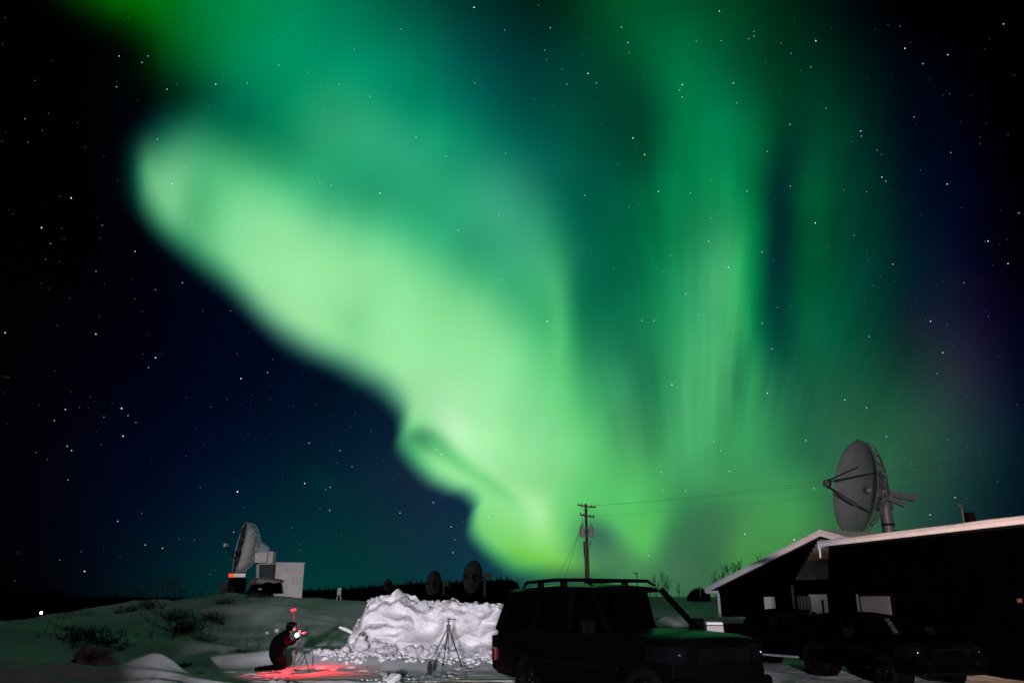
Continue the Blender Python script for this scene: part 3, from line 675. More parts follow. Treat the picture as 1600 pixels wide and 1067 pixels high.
def pile_right():
    """lower ploughed bank seen between the car and the house corner"""
    vs, fs = [], []; nx, ny = 160, 24
    for i in range(nx + 1):
        x = 6.2 + 9.5 * i / nx
        for j in range(ny + 1):
            f = j / ny; y = 37.5 + 4.5 * f; h = (.82 + .12 * noise.noise(Vector((x * .8, 0, 3)))) * min(1, (nx - i) / 20) * min(1, i / 20)
            z = gz(x, y) * .2 + h * math.sin(math.pi * min(1, f * 1.0)) ** .55 + .08 * noise.noise(Vector((x * 3, y * 3, 1)))
            vs.append((x, y - .3 * noise.noise(Vector((x * 1.5, z * 3, 5))), z if 0 < j < ny else gz(x, y) - .3))
    for i in range(nx):
        for j in range(ny):
            a = i * (ny + 1) + j; fs.append((a, a + ny + 1, a + ny + 2, a + 1))
    me = bpy.data.meshes.new('snow_bank'); me.from_pydata(vs, [], fs); me.materials.append(MT['snow_pile'])
    me.polygons.foreach_set('use_smooth', [True] * len(me.polygons))
    o = bpy.data.objects.new('snow_bank', me); C.objects.link(o)
    tag(o, 'low long snow bank between the dark suv and the house corner', 'snow bank')
pile_right()
q = random.Random(5)
chunk_shapes = []
for k in range(7):
    b = MB(); b.rock((0, 0, 0), 1., seed=k + 3, sub=3, squash=.78, amp=.5)
    o = b.build('snow_chunk', 'snow_pile', None, True, sharp=180); chunk_shapes.append(o.data)
    bpy.data.objects.remove(o)
def chunk(x, y, z, r, label, group, mesh=None):
    o = bpy.data.objects.new('snow_chunk', mesh or q.choice(chunk_shapes)); C.objects.link(o)
    o.location = (x, y, z); o.scale = (r * q.uniform(.8, 1.3), r * q.uniform(.8, 1.1), r * q.uniform(.7, 1.05))
    o.rotation_euler = (q.uniform(-.4, .4), q.uniform(-.4, .4), q.uniform(0, 6.3))
    return tag(o, label, 'snow chunk', group)
for i in range(72):
    px = q.uniform(600, 792) if q.random() < .68 else q.uniform(560, 600)
    py = q.uniform(1008, 1026) if px > 600 else q.uniform(990, 1024)
    D = 22.2 + q.uniform(-.15, .35); p = P(px, py, D)
    chunk(p.x, D - .05, max(.03, p.z * .85), q.uniform(.06, .15), 'lump of broken snow in the rubble along the foot of the pile', 'snow lumps along the foot of the pile')
for i in range(30):
    px = q.uniform(487, 562); f = (px - 487) / 75; p = P(px, 1024 - f * 6 - q.uniform(0, 26) * (1 - abs(f - .5)), 22.4)
    chunk(p.x, 22.4 + q.uniform(-.3, .5), max(.04, gz(p.x, 22.4) * .6 + q.uniform(0, .28) * (1 - abs(f - .5))), q.uniform(.07, .17), 'lump of broken snow in the low ridge left of the big pile', 'snow lumps in the ridge left of the pile')
for i in range(34):
    px = q.uniform(570, 790); 
    CRp = [(560, 952), (575, 938), (605, 929), (625, 934), (640, 944), (660, 938), (700, 940), (745, 942), (790, 944)]
    p = P(px, lerp(CRp, px) + q.uniform(3, 14) * (1 if px > 640 else .3), 23.9)
    chunk(p.x, 23.75, p.z, q.uniform(.07, .17) * (1.1 if px > 640 else .6), 'lump of crusted snow on the crest of the pile', 'snow lumps on the crest of the pile')
for (px, py, D, r, lb) in [(612, 1052, 17.6, .17, 'dirty snow lump on the yard left of the slender tripod'), (603, 1046, 18.3, .10, 'small tan snow lump beside the dirty lump on the yard'),
                           (598, 1058, 17.1, .08, 'smallest dirty snow crumb at the bottom edge of the yard'), (622, 1057, 17.0, .09, 'low dirty snow crumb right of the larger dirty lump')]:
    p = P(px, py, D); chunk(p.x, D, gz(p.x, D) + r * .35, r, lb, None).data = chunk_shapes[2]
for (px, py, D, r, lb) in [(150, 1018, 19.2, .42, 'soil streaked snow lump on the left drift'), (133, 1024, 19.0, .26, 'smaller dirty snow lump against the soil streaked one')]:
    p = P(px, py, D)
    b = MB(); b.rock((0, 0, 0), r, seed=int(px), sub=4, squash=.6, amp=.5)
    o = b.build('snow_lump', 'snow_dirty', None, True, sharp=180); o.location = (p.x, D, gz(p.x, D) + r * .2); tag(o, lb, 'snow lump')
# small rubble nobody could count
b = MB()
for i in range(620):
    if q.random() < .8:
        px = q.uniform(540, 795); D = q.uniform(21.2, 22.35)
        if noise.noise(Vector((px * .045, D * 1.4, 3))) < -.02: continue
    else: px = q.uniform(510, 600); D = q.uniform(21.6, 22.4)
    x = (px - 800) / 1286 * D; b.rock((x, D, gz(x, D) + .02), q.uniform(.015, .04) * (1 + 1.6 * q.random() ** 4), seed=i, sub=1, squash=.8)
for i in range(110):
    D = q.uniform(16.8, 18.6); x = (q.uniform(570, 720) - 800) / 1286 * D; b.rock((x, D, gz(x, D)), q.uniform(.012, .04), seed=i, sub=1, squash=.7)
b.build('snow_rubble', 'snow_pile', None, True, kind='stuff', sharp=180)
# dark clods showing in the pile
for (px, py, lb) in [(567, 993, 'brown soil patch showing low in the left end of the snow pile'), (708, 942, 'small brown clod on the crest of the snow pile')]:
    p = P(px, py, 22.75 if py > 980 else 23.6); o = MB().rock((0, 0, 0), .13, seed=int(px), sub=2).build('soil_clod', 'snow_dirty', None, True)
    o.location = (p.x, p.y, p.z); tag(o, lb, 'clod')

# ------------------------------------------------------------------ vehicles
def vehicle(name, label, cat, loc, rz, spec, group=None):
    """x forward, y left, z up; origin on the ground at the middle of the wheelbase"""
    t = thing(name, label, cat, loc, rz, group)
    L0, L1, hw = spec['rear'], spec['front'], spec['hw']; ax = spec['axle']; wr = spec['wr']
    zb, zh, zn, zr = spec['belt'], spec['hood'], spec['nose'], spec['roof']; cowl = spec['cowl']
    def arch(cx):
        r = wr * 1.2; return [(cx + r * math.cos(R(k)), wr + r * math.sin(R(k))) for k in range(0, 181, 12)]
    prof = [(L0 + .08, .42)] + [(p[0], max(.32, p[1])) for p in reversed(arch(-ax))] + [(p[0], max(.32, p[1])) for p in reversed(arch(ax))]
    prof += [(L1 - .05, .36), (L1, .48), (L1 + .02, .72), (L1 - .03, zn - .12), (L1 - .12, zn), (L1 - .5, zn + (zh - zn) * .55), (cowl, zh)]
    if spec.get('bed'):
        prof += [(cowl - .1, zb), (spec['g0'] + .05, zb), (spec['g0'] - .1, zb - .02), (L0 + .04, zb - .02)]
    else: prof += [(cowl - .12, zb), (L0 + .1, zb), (L0 + .02, zb - .1)]
    prof += [(L0 - .02, .75), (L0 - .06, .68), (L0 - .05, .48)]
    b = MB()
    ys = [-hw, -hw * .6, 0, hw * .6, hw]
    def wid(x, z, y):
        k = 1 - .035 * max(0, (z - .75) / .4) - .10 * max(0, (x - (L1 - .7)) / .7) ** 2 - .05 * max(0, ((L0 + .5) - x) / .5) ** 2
        return y * k
    def bow(x, z, y):      # nose and tail bow outwards in the middle, the bonnet crowns
        f = (1 - (y / hw) ** 2)
        if x > L1 - .55: x += .14 * f * (x - (L1 - .55)) / .55
        if x < L0 + .4: x -= .06 * f
        if x > cowl - .2 and z > zn - .02: z += .035 * f
        return x, z
    rings = []
    for y in ys:
        ring = []
        for (x, z) in prof:
            x2, z2 = bow(x, z, y); ring.append(b.b.verts.new((x2, wid(x, z, y), z2)))
        rings.append(ring)
    n = len(prof)
    for a, c in zip(rings, rings[1:]):
        for i in range(n): b.b.faces.new((a[i], a[(i + 1) % n], c[(i + 1) % n], c[i]))
    b.b.faces.new(rings[0]); b.b.faces.new(rings[-1][::-1])
    bmesh.ops.triangulate(b.b, faces=[f for f in b.b.faces if len(f.verts) > 4])
    body = b.build('body', spec.get('paint', 'black_paint'), t, True, bevel=.035, sharp=50)
    # greenhouse: glass leaned in, pillars, roof
    g0, g0t, g1t, g1 = spec['g0'], spec['g0t'], spec['g1t'], cowl + .02
    yb, yt = hw * .955, hw * .80
    zt = zr - .07
    def side(x, z): return yb + (yt - yb) * (z - zb) / (zt - zb)
    rb = MB()
    secs = []
    for k in range(9):
        f = k / 8; x = g0t + (g1t - g0t) * f; crown = .05 * math.sin(math.pi * f)
        pts = [(-yt, zt), (-yt * .93, zr - .025 + crown * .6), (-yt * .5, zr + crown), (0, zr + .012 + crown), (yt * .5, zr + crown), (yt * .93, zr - .025 + crown * .6), (yt, zt)]
        secs.append([rb.b.verts.new((x, p[0] * (1 - .06 * max(0, f - .75) * 4), p[1])) for p in pts] + [rb.b.verts.new((x, yt * .9, zt - .02)), rb.b.verts.new((x, -yt * .9, zt - .02))])
    for a, c in zip(secs, secs[1:]):
        for i in range(9): rb.b.faces.new((a[i], a[(i + 1) % 9], c[(i + 1) % 9], c[i]))
    rb.b.faces.new(secs[0]); rb.b.faces.new(secs[-1][::-1])
    rb.build('roof', spec.get('paint', 'black_paint'), t, True)
    nP = spec['pillars']           # x positions of pillars at belt between g0 and g1
    for s in (-1, 1):
        b = MB()
        b.beam((g1, s * yb * .97, zh - .02), (g1t, s * yt * .97, zt + .02), .07, .07)
        b.build('windscreen_pillar', spec.get('paint', 'black_paint'), t)
        for xp in nP:
            MB().beam((xp, s * yb, zb - .03), (xp - .03, s * yt, zt + .01), .05, .12, up=(1, 0, 0)).build('door_pillar', spec.get('paint', 'black_paint'), t)
        MB().beam((g0, s * yb * .98, zb - .03), (g0t, s * yt * .98, zt + .01), .07, .14, up=(1, 0, 0)).build('rear_pillar', spec.get('paint', 'black_paint'), t)
        xs = [g0 + .03] + list(nP) + [g1]; xt = [g0t] + [xp - .03 for xp in nP] + [g1t]
        for k in range(len(xs) - 1):
            m = 'glass' if k == len(xs) - 2 else spec.get('rear_glass', 'tint')
            i_ = .985
            MB().poly([(xs[k], s * yb * i_, zb), (xs[k + 1], s * yb * i_, zb if k < len(xs) - 2 else zb + .03), (xt[k + 1], s * yt * i_, zt), (xt[k], s * yt * i_, zt)]).build('side_window', m, t)
        # door handles, mirror, sill, flare
        for k, xp in enumerate(list(nP)[-1:] + [spec.get('hb', 0)] if not spec.get('bed') else [nP[-1]]):
            MB().box((xp - .12 if k == 0 else xp, s * (hw * .985 + .012), zb - .16), (.2, .035, .035)).build('door_handle', spec.get('paint', 'black_paint'), t, bevel=.008)
        mr = MB().box((g1 - .28, s * (hw + .14), zb + .10), (.12, .24, .2)).build('wing_mirror', 'dark_trim', t, bevel=.03)
        MB().poly([(g1 - .345, s * (hw + .14) - .09, zb + .03), (g1 - .345, s * (hw + .14) + .09, zb + .03), (g1 - .345, s * (hw + .14) + .09, zb + .17), (g1 - .345, s * (hw + .14) - .09, zb + .17)]).build('mirror_glass', 'chrome', mr)
        MB().box((0, s * (hw + .02), .36), (ax * 2 - wr * 2.6, .12, .05)).build('running_board', spec.get('board', 'dark_trim'), t, bevel=.01)
        MB().box((0, s * (hw * .995), .72), (ax * 2 - wr * 2.5, .03, .07)).build('side_moulding', 'dark_trim', t, bevel=.01)
    MB().poly([(g1 + .03, -yb * .9, zh + .01), (g1 + .03, yb * .9, zh + .01), (g1t + .02, yt * .92, zt + .02), (g1t + .02, -yt * .92, zt + .02)]).build('windscreen', 'glass', t)
    MB().poly([(g0 - .01, -yb * .9, zb + .02), (g0 - .01, yb * .9, zb + .02), (g0t, yt * .92, zt), (g0t, -yt * .92, zt)]).build('rear_window', spec.get('rear_glass', 'tint'), t)
    # wheels
    for sx in (-1, 1):
        for s in (-1, 1):
            o = (sx * ax, s * (hw - .13), wr)
            w = MB().lathe([(wr * .62, -.11), (wr * .93, -.12), (wr, -.09), (wr, .09), (wr * .93, .12), (wr * .62, .11)], o, (0, 1, 0), 32)
            wh = w.build('wheel', 'rubber', t, True)
            MB().lathe([(wr * .64, s * -.10), (wr * .64, s * .09), (wr * .6, s * .10), (wr * .57, s * .02)], o, (0, 1, 0), 32).build('rim', 'alloy', wh, True)
            sp = MB()
            for k in range(5):
                a = R(90 + 72 * k + sx * 10); c, s_ = math.cos(a), math.sin(a)
                sp.beam(Vector(o) + Vector((c * .05, s * .075, s_ * .05)), Vector(o) + Vector((c * wr * .6, s * .06, s_ * wr * .6)), .075, .03, up=(0, 1, 0))
            sp.lathe([(0, s * .1), (.06, s * .1), (.075, s * .06)], o, (0, 1, 0), 14)
            sp.build('spokes', 'alloy', wh)
            MB().lathe([(0, -s * .02), (wr * .6, -s * .02)], o, (0, 1, 0), 20).build('brake_disc', 'dark_steel', wh)
            MB().lathe([(wr * 1.18, -.3 * s), (wr * 1.18, .02 * s)], o, (0, 1, 0), 24).build('wheel_well', 'dark_trim', t, True)
    # front face
    fx = L1 + .02
    for s in (-1, 1):
        # lamp wraps round the corner of the wing
        b = MB(); z0, z1 = zn - .27, zn - .06
        pts = [(fx - .40, s * hw * .955), (fx - .24, s * hw * .945), (fx - .09, s * hw * .90), (fx - .01, s * hw * .78), (fx + .02, s * hw * .70)]
        for (a, c) in zip(pts, pts[1:]):
            o_ = .03
            b.box(((a[0] + c[0]) / 2, (a[1] + c[1]) / 2 + s * .0, (z0 + z1) / 2), (math.hypot(a[0] - c[0], a[1] - c[1]) + .03, .12, z1 - z0), Matrix.Rotation(math.atan2(c[1] - a[1], c[0] - a[0]), 3, 'Z'))
        hl = b.build('headlight', 'clear_lens', t, True)
        MB().lathe([(0, .03), (.02, .025), (.035, 0)], (fx + .04, s * hw * .80, (z0 + z1) / 2), (1, s * .3, 0), 16).build('bulb_reflector', 'chrome', hl, True)
        MB().box((fx - .43, s * (hw * .965), (z0 + z1) / 2), (.10, .03, z1 - z0 - .02)).build('side_marker', 'amber', t)
        MB().box((L0 - .02, s * hw * .93, zb - .22), (.12, .12, .2)).build('reversing_light', 'clear_lens', t, bevel=.01)
        MB().box((L0 - .02, s * hw * .93, zb - .43), (.12, .13, .2)).build('tail_light', 'red_lens', t, bevel=.01)
    gr = MB().box((fx + .07, 0, zn - .19), (.05, hw * 1.02, .2)).build('grille', 'dark_trim', t)
    for k in range(4):
        MB().box((fx + .10, 0, zn - .265 + .05 * k), (.02, hw * 1.0, .016)).build('grille_bar', 'alloy', gr)
    MB().box((fx + .03, 0, .55), (.2, hw * 1.86, .22)).build('front_bumper', spec.get('paint', 'black_paint'), t, bevel=.05)
    MB().box((L0 - .08, 0, .58), (.22, hw * 1.9, .26)).build('rear_bumper', spec.get('paint', 'black_paint'), t, bevel=.06)
    for s in (-1, 1): MB().lathe([(0, .02), (.05, .015), (.06, 0)], (fx + .13, s * hw * .62, .52), (1, 0, 0), 14).build('fog_light', 'clear_lens', t)
    MB().box((L1 - .1, 0, .33), (.5, hw * 1.7, .06)).build('skid_plate', 'dark_trim', t)
    if spec.get('rails'):
        for s in (-1, 1):
            x0, x1 = g0t + .25, g1t - .05
            rl = MB().tube([(x0, s * yt * .86, zr + .0), (x0 + .12, s * yt * .86, zr + .085), ((x0 + x1) / 2, s * yt * .86, zr + .11), (x1 - .2, s * yt * .86, zr + .09), (x1, s * yt * .86, zr + .01)], [.02, .028, .03, .028, .018], 8).build('roof_rail', 'dark_trim', t, True)
            for f in (.28, .62): MB().box((x0 + (x1 - x0) * f, s * yt * .86, zr + .04), (.14, .05, .1)).build('rail_foot', 'dark_trim', rl)
        for f in (.35, .8): MB().beam((g0t + .25 + (g1t - g0t - .3) * f, -yt * .86, zr + .11), (g0t + .25 + (g1t - g0t - .3) * f, yt * .86, zr + .11), .06, .03).build('cross_bar', 'dark_trim', t)
    # cabin
    MB().box((g1 - .28, 0, zb - .06), (.5, hw * 1.7, .16)).build('dashboard', 'seat', t, bevel=.04)
    sw = MB(); c = Vector((g1 - .62, hw * .4, zb + .0)); r = .19
    ringp = [c + Vector((-.07 * math.cos(R(a)) , r * math.sin(R(a)), r * math.cos(R(a)))) for a in range(0, 361, 15)]
    sw.tube(ringp, .016, 6, caps=False); sw.beam(c + Vector((0, -r, 0)), c + Vector((0, r, 0)), .03, .03); sw.tube([c, c + Vector((.3, 0, -.12))], .03, 6)
    sw.build('steering_wheel', 'seat', t, True)
    for s in (-1, 1):
        st = MB().box((g1 - 1.25, s * hw * .42, zb - .1), (.16, .5, .78), Matrix.Rotation(R(-12), 3, 'Y')).build('seat', 'seat', t, bevel=.04)
        MB().box((g1 - 1.36, s * hw * .42, zb + .38), (.1, .26, .18)).build('headrest', 'seat', st, bevel=.03)
    MB().box((g1t - .05, 0, zt - .05), (.03, .24, .06)).build('rear_view_mirror', 'seat', t)
    return t
SUV = dict(rear=-2.62, front=2.06, hw=.90, axle=1.51, wr=.39, belt=1.15, hood=1.19, nose=1.11, roof=1.83, cowl=.78, g0=-2.56, g0t=-2.30, g1t=.12, pillars=(-1.35, -.33), rails=True, hb=-.9)
hd = Vector((.49, -.872, 0)); nf = Vector((.872, .49, 0))
oc = Vector((.98, 12.60, 0)) + nf * .88
vehicle('parked_suv', 'large black suv with roof rails parked in the foreground beside the snow pile', 'suv', (oc.x, oc.y, 0), math.atan2(hd.y, hd.x), SUV)
PICK = dict(paint='matt_paint', rear=-2.6, front=2.3, hw=.92, axle=1.5, wr=.37, belt=1.02, hood=1.05, nose=.98, roof=1.38, cowl=.75, g0=-.75, g0t=-.55, g1t=.1, pillars=(-.2,), bed=True, rear_glass='tint', board='steel')
vehicle('pickup_truck', 'low black pickup truck in front of the porch railing', 'pickup truck', (7.1, 21.2, 0), R(-62), PICK)
CARS = dict(paint='matt_paint', rear=-2.1, front=2.15, hw=.86, axle=1.3, wr=.33, belt=.95, hood=.98, nose=.88, roof=1.38, cowl=.75, g0=-1.9, g0t=-1.45, g1t=.05, pillars=(-1.05, -.15), rear_glass='tint', hb=-.7)
vehicle('parked_car', 'small black car in front of the lit window of the long wall', 'car', (8.1, 18.6, -.06), R(-78), CARS)
# little red trailer with snow on its load
t = thing('red_trailer', 'red trailer topped with snow behind the suv bonnet', 'trailer', (4.98, 20.6, 0), R(-10))
MB().box((0, 0, .82), (.42, 1.6, .5)).build('trailer_box', 'red_body', t, bevel=.02)
MB().box((0, 0, 1.10), (.40, 1.56, .07)).build('snow_cap', 'snow', t, True, bevel=.05)
for s in (-1, 1):
    MB().lathe([(.16, -.08), (.27, -.09), (.28, 0), (.27, .09), (.16, .08)], (s * .32, 0, .28), (1, 0, 0), 20).build('wheel', 'rubber', t, True)
MB().tube([(0, -.9, .55), (0, -1.7, .5)], .04).build('drawbar', 'dark_steel', t)
MB().box((0, 0, .5), (.7, .12, .12)).build('axle', 'dark_steel', t)

# ------------------------------------------------------------------ houses
A = Vector((11.55, 47, 0)); gd = Vector((.487, -.873, 0)).normalized(); gn = Vector((-.873, -.487, 0)).normalized()
def GP(px, py):
    d = P(px, py, 10) - Vector((0, 0, CAMZ)); o = Vector((0, 0, CAMZ))
    k = (A - o).dot(gn) / d.dot(gn); w = o + d * k
    return ((w - A).dot(gd), w.z)
def house1():
    t = thing('gabled_house', 'dark low house with white gable boards and a porch left of the long building', 'house')
    s0, z0 = GP(1121, 918); s1, z1 = GP(1291, 832)
    base = -.5; s2 = 2 * s1 - s0
    W3 = lambda s, z, o=0.: A + gd * s + gn * o + Vector((0, 0, z))
    back = Vector((.873, .487, 0)) * 12
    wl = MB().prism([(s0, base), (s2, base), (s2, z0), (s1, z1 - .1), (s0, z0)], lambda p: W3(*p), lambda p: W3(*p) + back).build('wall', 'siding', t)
    # lapped boards on the gable
    def boards(poly, m, name, off, step=.19):
        zs = [p[1] for p in poly]; z = min(zs); cnt = 0; b = MB()
        while z < max(zs) - .02:
            zc = z + step / 2; xs = []
            for (a, c) in zip(poly, poly[1:] + poly[:1]):
                if (a[1] - zc) * (c[1] - zc) < 0: xs.append(a[0] + (c[0] - a[0]) * (zc - a[1]) / (c[1] - a[1]))
            if len(xs) >= 2:
                xs.sort(); a, c = xs[0], xs[-1]
                b.prism([(off, z), (off + .035, z), (off + .008, z + step), (off, z + step)], lambda p: W3(a, p[1], p[0]), lambda p: W3(c, p[1], p[0]))
            z += step
        o = b.build(name, m, t); o['kind'] = 'stuff'
    boards([(s0 + .12, base), (s1 + 3, base), (s1 + 3, z1 - 1.2), (s1, z1 - .25), (s0 + .12, z0 - .05)], 'siding', 'siding', .003)
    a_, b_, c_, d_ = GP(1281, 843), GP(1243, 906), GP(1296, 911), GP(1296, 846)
    boards([a_, b_, c_, d_], 'lit_siding_and_trim', 'lit_gable_boards', .06)  # lit part of the gable wall, put in as paler boards
    # roof slabs with snow
    for (sa, za, sb, zb_, nm) in ((s0 - .55, z0 - .12, s1, z1, 'roof'), (s2 + .55, z0 - .12, s1, z1, 'roof')):
        d = Vector((sb - sa, zb_ - za)).normalized(); nx_, nz_ = -d.y, d.x
        if nz_ < 0: nx_, nz_ = -nx_, -nz_
        q4 = lambda o0, o1: [(sa + nx_ * o0, za + nz_ * o0), (sb, zb_ + o0 / nz_), (sb, zb_ + o1 / nz_), (sa + nx_ * o1, za + nz_ * o1)]
        rf = MB().prism(q4(-.1, .0), lambda p: W3(*p, .45), lambda p: W3(*p) + back).build(nm, 'soffit', t)
        MB().prism(q4(.003, .14), lambda p: W3(*p, .46), lambda p: W3(*p) + back).build('roof_snow', 'snow', rf, bevel=.03)
        MB().prism(q4(-.17, .002), lambda p: W3(*p, .49), lambda p: W3(*p, .453)).build('bargeboard', 'white_trim', t)
    # eave return and corner post
    MB().prism([(s0 - .5, z0 - .30), (s0 + .06, z0 - .30), (s0 + .06, z0 - .16), (s0 - .5, z0 - .16)], lambda p: W3(*p, .42), lambda p: W3(*p) + back).build('eave_box', 'white_trim', t)
    MB().prism([(s0 - .02, base), (s0 + .16, base), (s0 + .16, z0 - .3), (s0 - .02, z0 - .3)], lambda p: W3(*p, .05), lambda p: W3(*p, .0)).build('corner_board', 'white_trim', t)
    # window
    a, b2 = GP(1197, 953), GP(1212, 932)
    fr = MB().prism([(a[0] - .1, a[1] - .1), (b2[0] + .1, a[1] - .1), (b2[0] + .1, b2[1] + .1), (a[0] - .1, b2[1] + .1)], lambda p: W3(*p, .07), lambda p: W3(*p, .0)).build('window', 'frame_dark', t)
    MB().prism([(a[0], a[1]), (b2[0], a[1]), (b2[0], b2[1]), (a[0], b2[1])], lambda p: W3(*p, .085), lambda p: W3(*p, .071)).build('pane', 'blind_far', fr, bevel=.005)
    # porch: beam, posts, railing, door
    a, b2 = GP(1242, 914), GP(1296, 908)
    MB().prism([(a[0], a[1]), (b2[0] + .5, a[1]), (b2[0] + .5, a[1] + .22), (a[0], a[1] + .22)], lambda p: W3(*p, .16), lambda p: W3(*p, .05)).build('porch_beam', 'frame_dark', t)
    zb0 = GP(1250, 952)[1]
    def post(px, w, zlo, zhi, nm, m, off):
        s = GP(px, 940)[0]
        MB().prism([(s - w, zlo), (s + w, zlo), (s + w, zhi), (s - w, zhi)], lambda p: W3(*p, off), lambda p: W3(*p, off - w)).build(nm, m, t)
    post(1244, .06, zb0, a[1], 'porch_post', 'lit_siding_and_trim', .2)
    for px in (1251, 1256, 1261, 1266): post(px, .07, zb0, GP(1250, 931)[1], 'baluster', 'lit_siding_and_trim', .15)
    a, b2 = GP(1270, 976), GP(1293, 928)
    dr = MB().prism([(a[0], a[1]), (b2[0], a[1]), (b2[0], b2[1]), (a[0], b2[1])], lambda p: W3(*p, .06), lambda p: W3(*p, .04)).build('door', 'blind_far', t)
    MB().prism([(a[0] + .75, a[1] + .35), (b2[0] - .25, a[1] + .35), (b2[0] - .25, b2[1] - .25), (a[0] + .75, b2[1] - .25)], lambda p: W3(*p, .075), lambda p: W3(*p, .062)).build('pane', 'frame_dark', dr)
    lp = W3(GP(1262, 925)[0], GP(1262, 925)[1], 1.5)
    l = bpy.data.lights.new('porch_light', 'POINT'); l.energy = 9; l.color = (1., .97, .93); l.shadow_soft_size = .1
    o = bpy.data.objects.new('porch_light', l); C.objects.link(o); o.location = lp
    s = GP(1284, 955)[0]; MB().lathe([(0, .08), (.03, .07), (.03, 0)], W3(s, 1.1, .06), gn, 10).build('handle', 'chrome', dr)
house1()
E0 = Vector((9.71, 23.77, 0)); ed = Vector((1.5, -7, 0)).normalized(); en = Vector((-ed.y, ed.x, 0)) * -1   # en points to the yard
if en.x > 0: en = -en
def EP(px, py):
    o = Vector((0, 0, CAMZ)); d = P(px, py, 10) - o; k = (E0 - o).dot(en) / d.dot(en); w = o + d * k
    return ((w - E0).dot(ed), w.z)
def house2():
    t = thing('long_building', 'long dark building with snowy orange lit eave at the right edge', 'building')
    W3 = lambda s, z, o=0.: E0 + ed * s + en * o + Vector((0, 0, z))
    Lw, dp, ze = 11.5, 9., 3.13
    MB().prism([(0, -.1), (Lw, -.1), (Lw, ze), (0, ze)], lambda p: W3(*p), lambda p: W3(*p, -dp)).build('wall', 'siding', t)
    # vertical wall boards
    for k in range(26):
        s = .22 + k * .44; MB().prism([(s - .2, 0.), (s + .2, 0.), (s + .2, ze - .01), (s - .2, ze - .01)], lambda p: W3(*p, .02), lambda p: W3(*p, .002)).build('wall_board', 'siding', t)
    # roof: low pitch away from the yard, snow slab and fascia
    sl = .085
    rp = [(.5, ze), (.5, ze + .1), (-dp / 2, ze + .1 + sl * (dp / 2 + .5)), (-dp - .5, ze + .1), (-dp - .5, ze)]
    rf = MB().prism(rp, lambda p: W3(-.35, p[1], p[0]), lambda p: W3(Lw + .4, p[1], p[0])).build('roof', 'soffit', t)
    sn = MB(); n = 60; rows = []
    rr = random.Random(3)
    for i in range(n + 1):
        s = -.38 + (Lw + .8) * i / n; w = .02 * noise.noise(Vector((s * 1.3, 0, 0))); h = .06 + .012 * noise.noise(Vector((s * .9, 4, 0)))
        rows.append([sn.b.verts.new(W3(s, z, o)) for (o, z) in ((.52 + w, ze + .103), (.55 + w, ze + .14), (.53 + w, ze + .11 + h), (.42 + w, ze + .135 + h), (-dp / 2, ze + .13 + h + sl * (dp / 2 + .5)), (-dp - .5, ze + .13 + h))])
    for a, c in zip(rows, rows[1:]):
        for i in range(5): sn.b.faces.new((a[i], a[i + 1], c[i + 1], c[i]))
    sn.b.faces.new(rows[0]); sn.b.faces.new(rows[-1][::-1])
    sn.build('roof_snow', 'snow', rf, True)
    MB().prism([(.502, ze + .01), (.53, ze + .01), (.53, ze + .1), (.502, ze + .1)], lambda p: W3(-.36, p[1], p[0]), lambda p: W3(Lw + .4, p[1], p[0])).build('fascia', 'white_trim', t)
    MB().prism([(.53, ze - .02), (-dp / 2, ze + sl * dp / 2), (-dp / 2, ze + .12 + sl * dp / 2), (.53, ze + .098)], lambda p: W3(-.38, p[1], p[0]), lambda p: W3(-.36, p[1], p[0])).build('bargeboard', 'white_trim', t)
    # eave corner dropping a little down the wall
    MB().prism([(.46, ze - .3), (.50, ze - .3), (.50, ze - .022), (.46, ze - .022)], lambda p: W3(-.375, p[1], p[0]), lambda p: W3(-.36, p[1], p[0])).build('eave_return', 'white_trim', t)
    a, c = EP(1351, 961), EP(1393, 931)
    fr = MB().prism([(a[0] - .08, a[1] - .35), (c[0] + .08, a[1] - .35), (c[0] + .08, c[1] + .08), (a[0] - .08, c[1] + .08)], lambda p: W3(*p, .06), lambda p: W3(*p, .021)).build('window', 'frame_dark', t)
    MB().prism([(a[0], a[1] - .3), (c[0], a[1] - .3), (c[0], c[1]), (a[0], c[1])], lambda p: W3(*p, .075), lambda p: W3(*p, .062)).build('pane', 'blind', fr, bevel=.004)
    a, c = EP(1343, 955), EP(1347, 928)
    MB().prism([(a[0], a[1]), (c[0], a[1]), (c[0], c[1]), (a[0], c[1])], lambda p: W3(*p, .05), lambda p: W3(*p, .021)).build('shutter', 'lit_siding_and_trim', t)
    s, z = EP(1597, 938)
    MB().prism([(s - .03, z - .04), (s + .03, z - .04), (s + .03, z + .04), (s - .03, z + .04)], lambda p: W3(*p, .1), lambda p: W3(*p, .025)).build('wall_light', 'porch_orange', t)
    # vent stack
    p = Vector((11.15, 19.4, 0)); zr = ze + .1 + .2
    v = thing('roof_vent', 'dark box vent with a bent pipe on the snowy roof at the right edge', 'roof vent', (p.x, p.y, zr))
    MB().box((0, 0, .1), (.2, .2, .26), taper=.85).build('housing', 'dark_trim', v)
    MB().tube([(-.16, 0, -.05), (-.16, 0, .34), (-.14, 0, .42), (-.06, 0, .46)], .022, 8).build('pipe', 'dark_steel', v, True)
    MB().box((-.2, 0, .40), (.12, .05, .05)).build('cap', 'dark_steel', v)
house2()

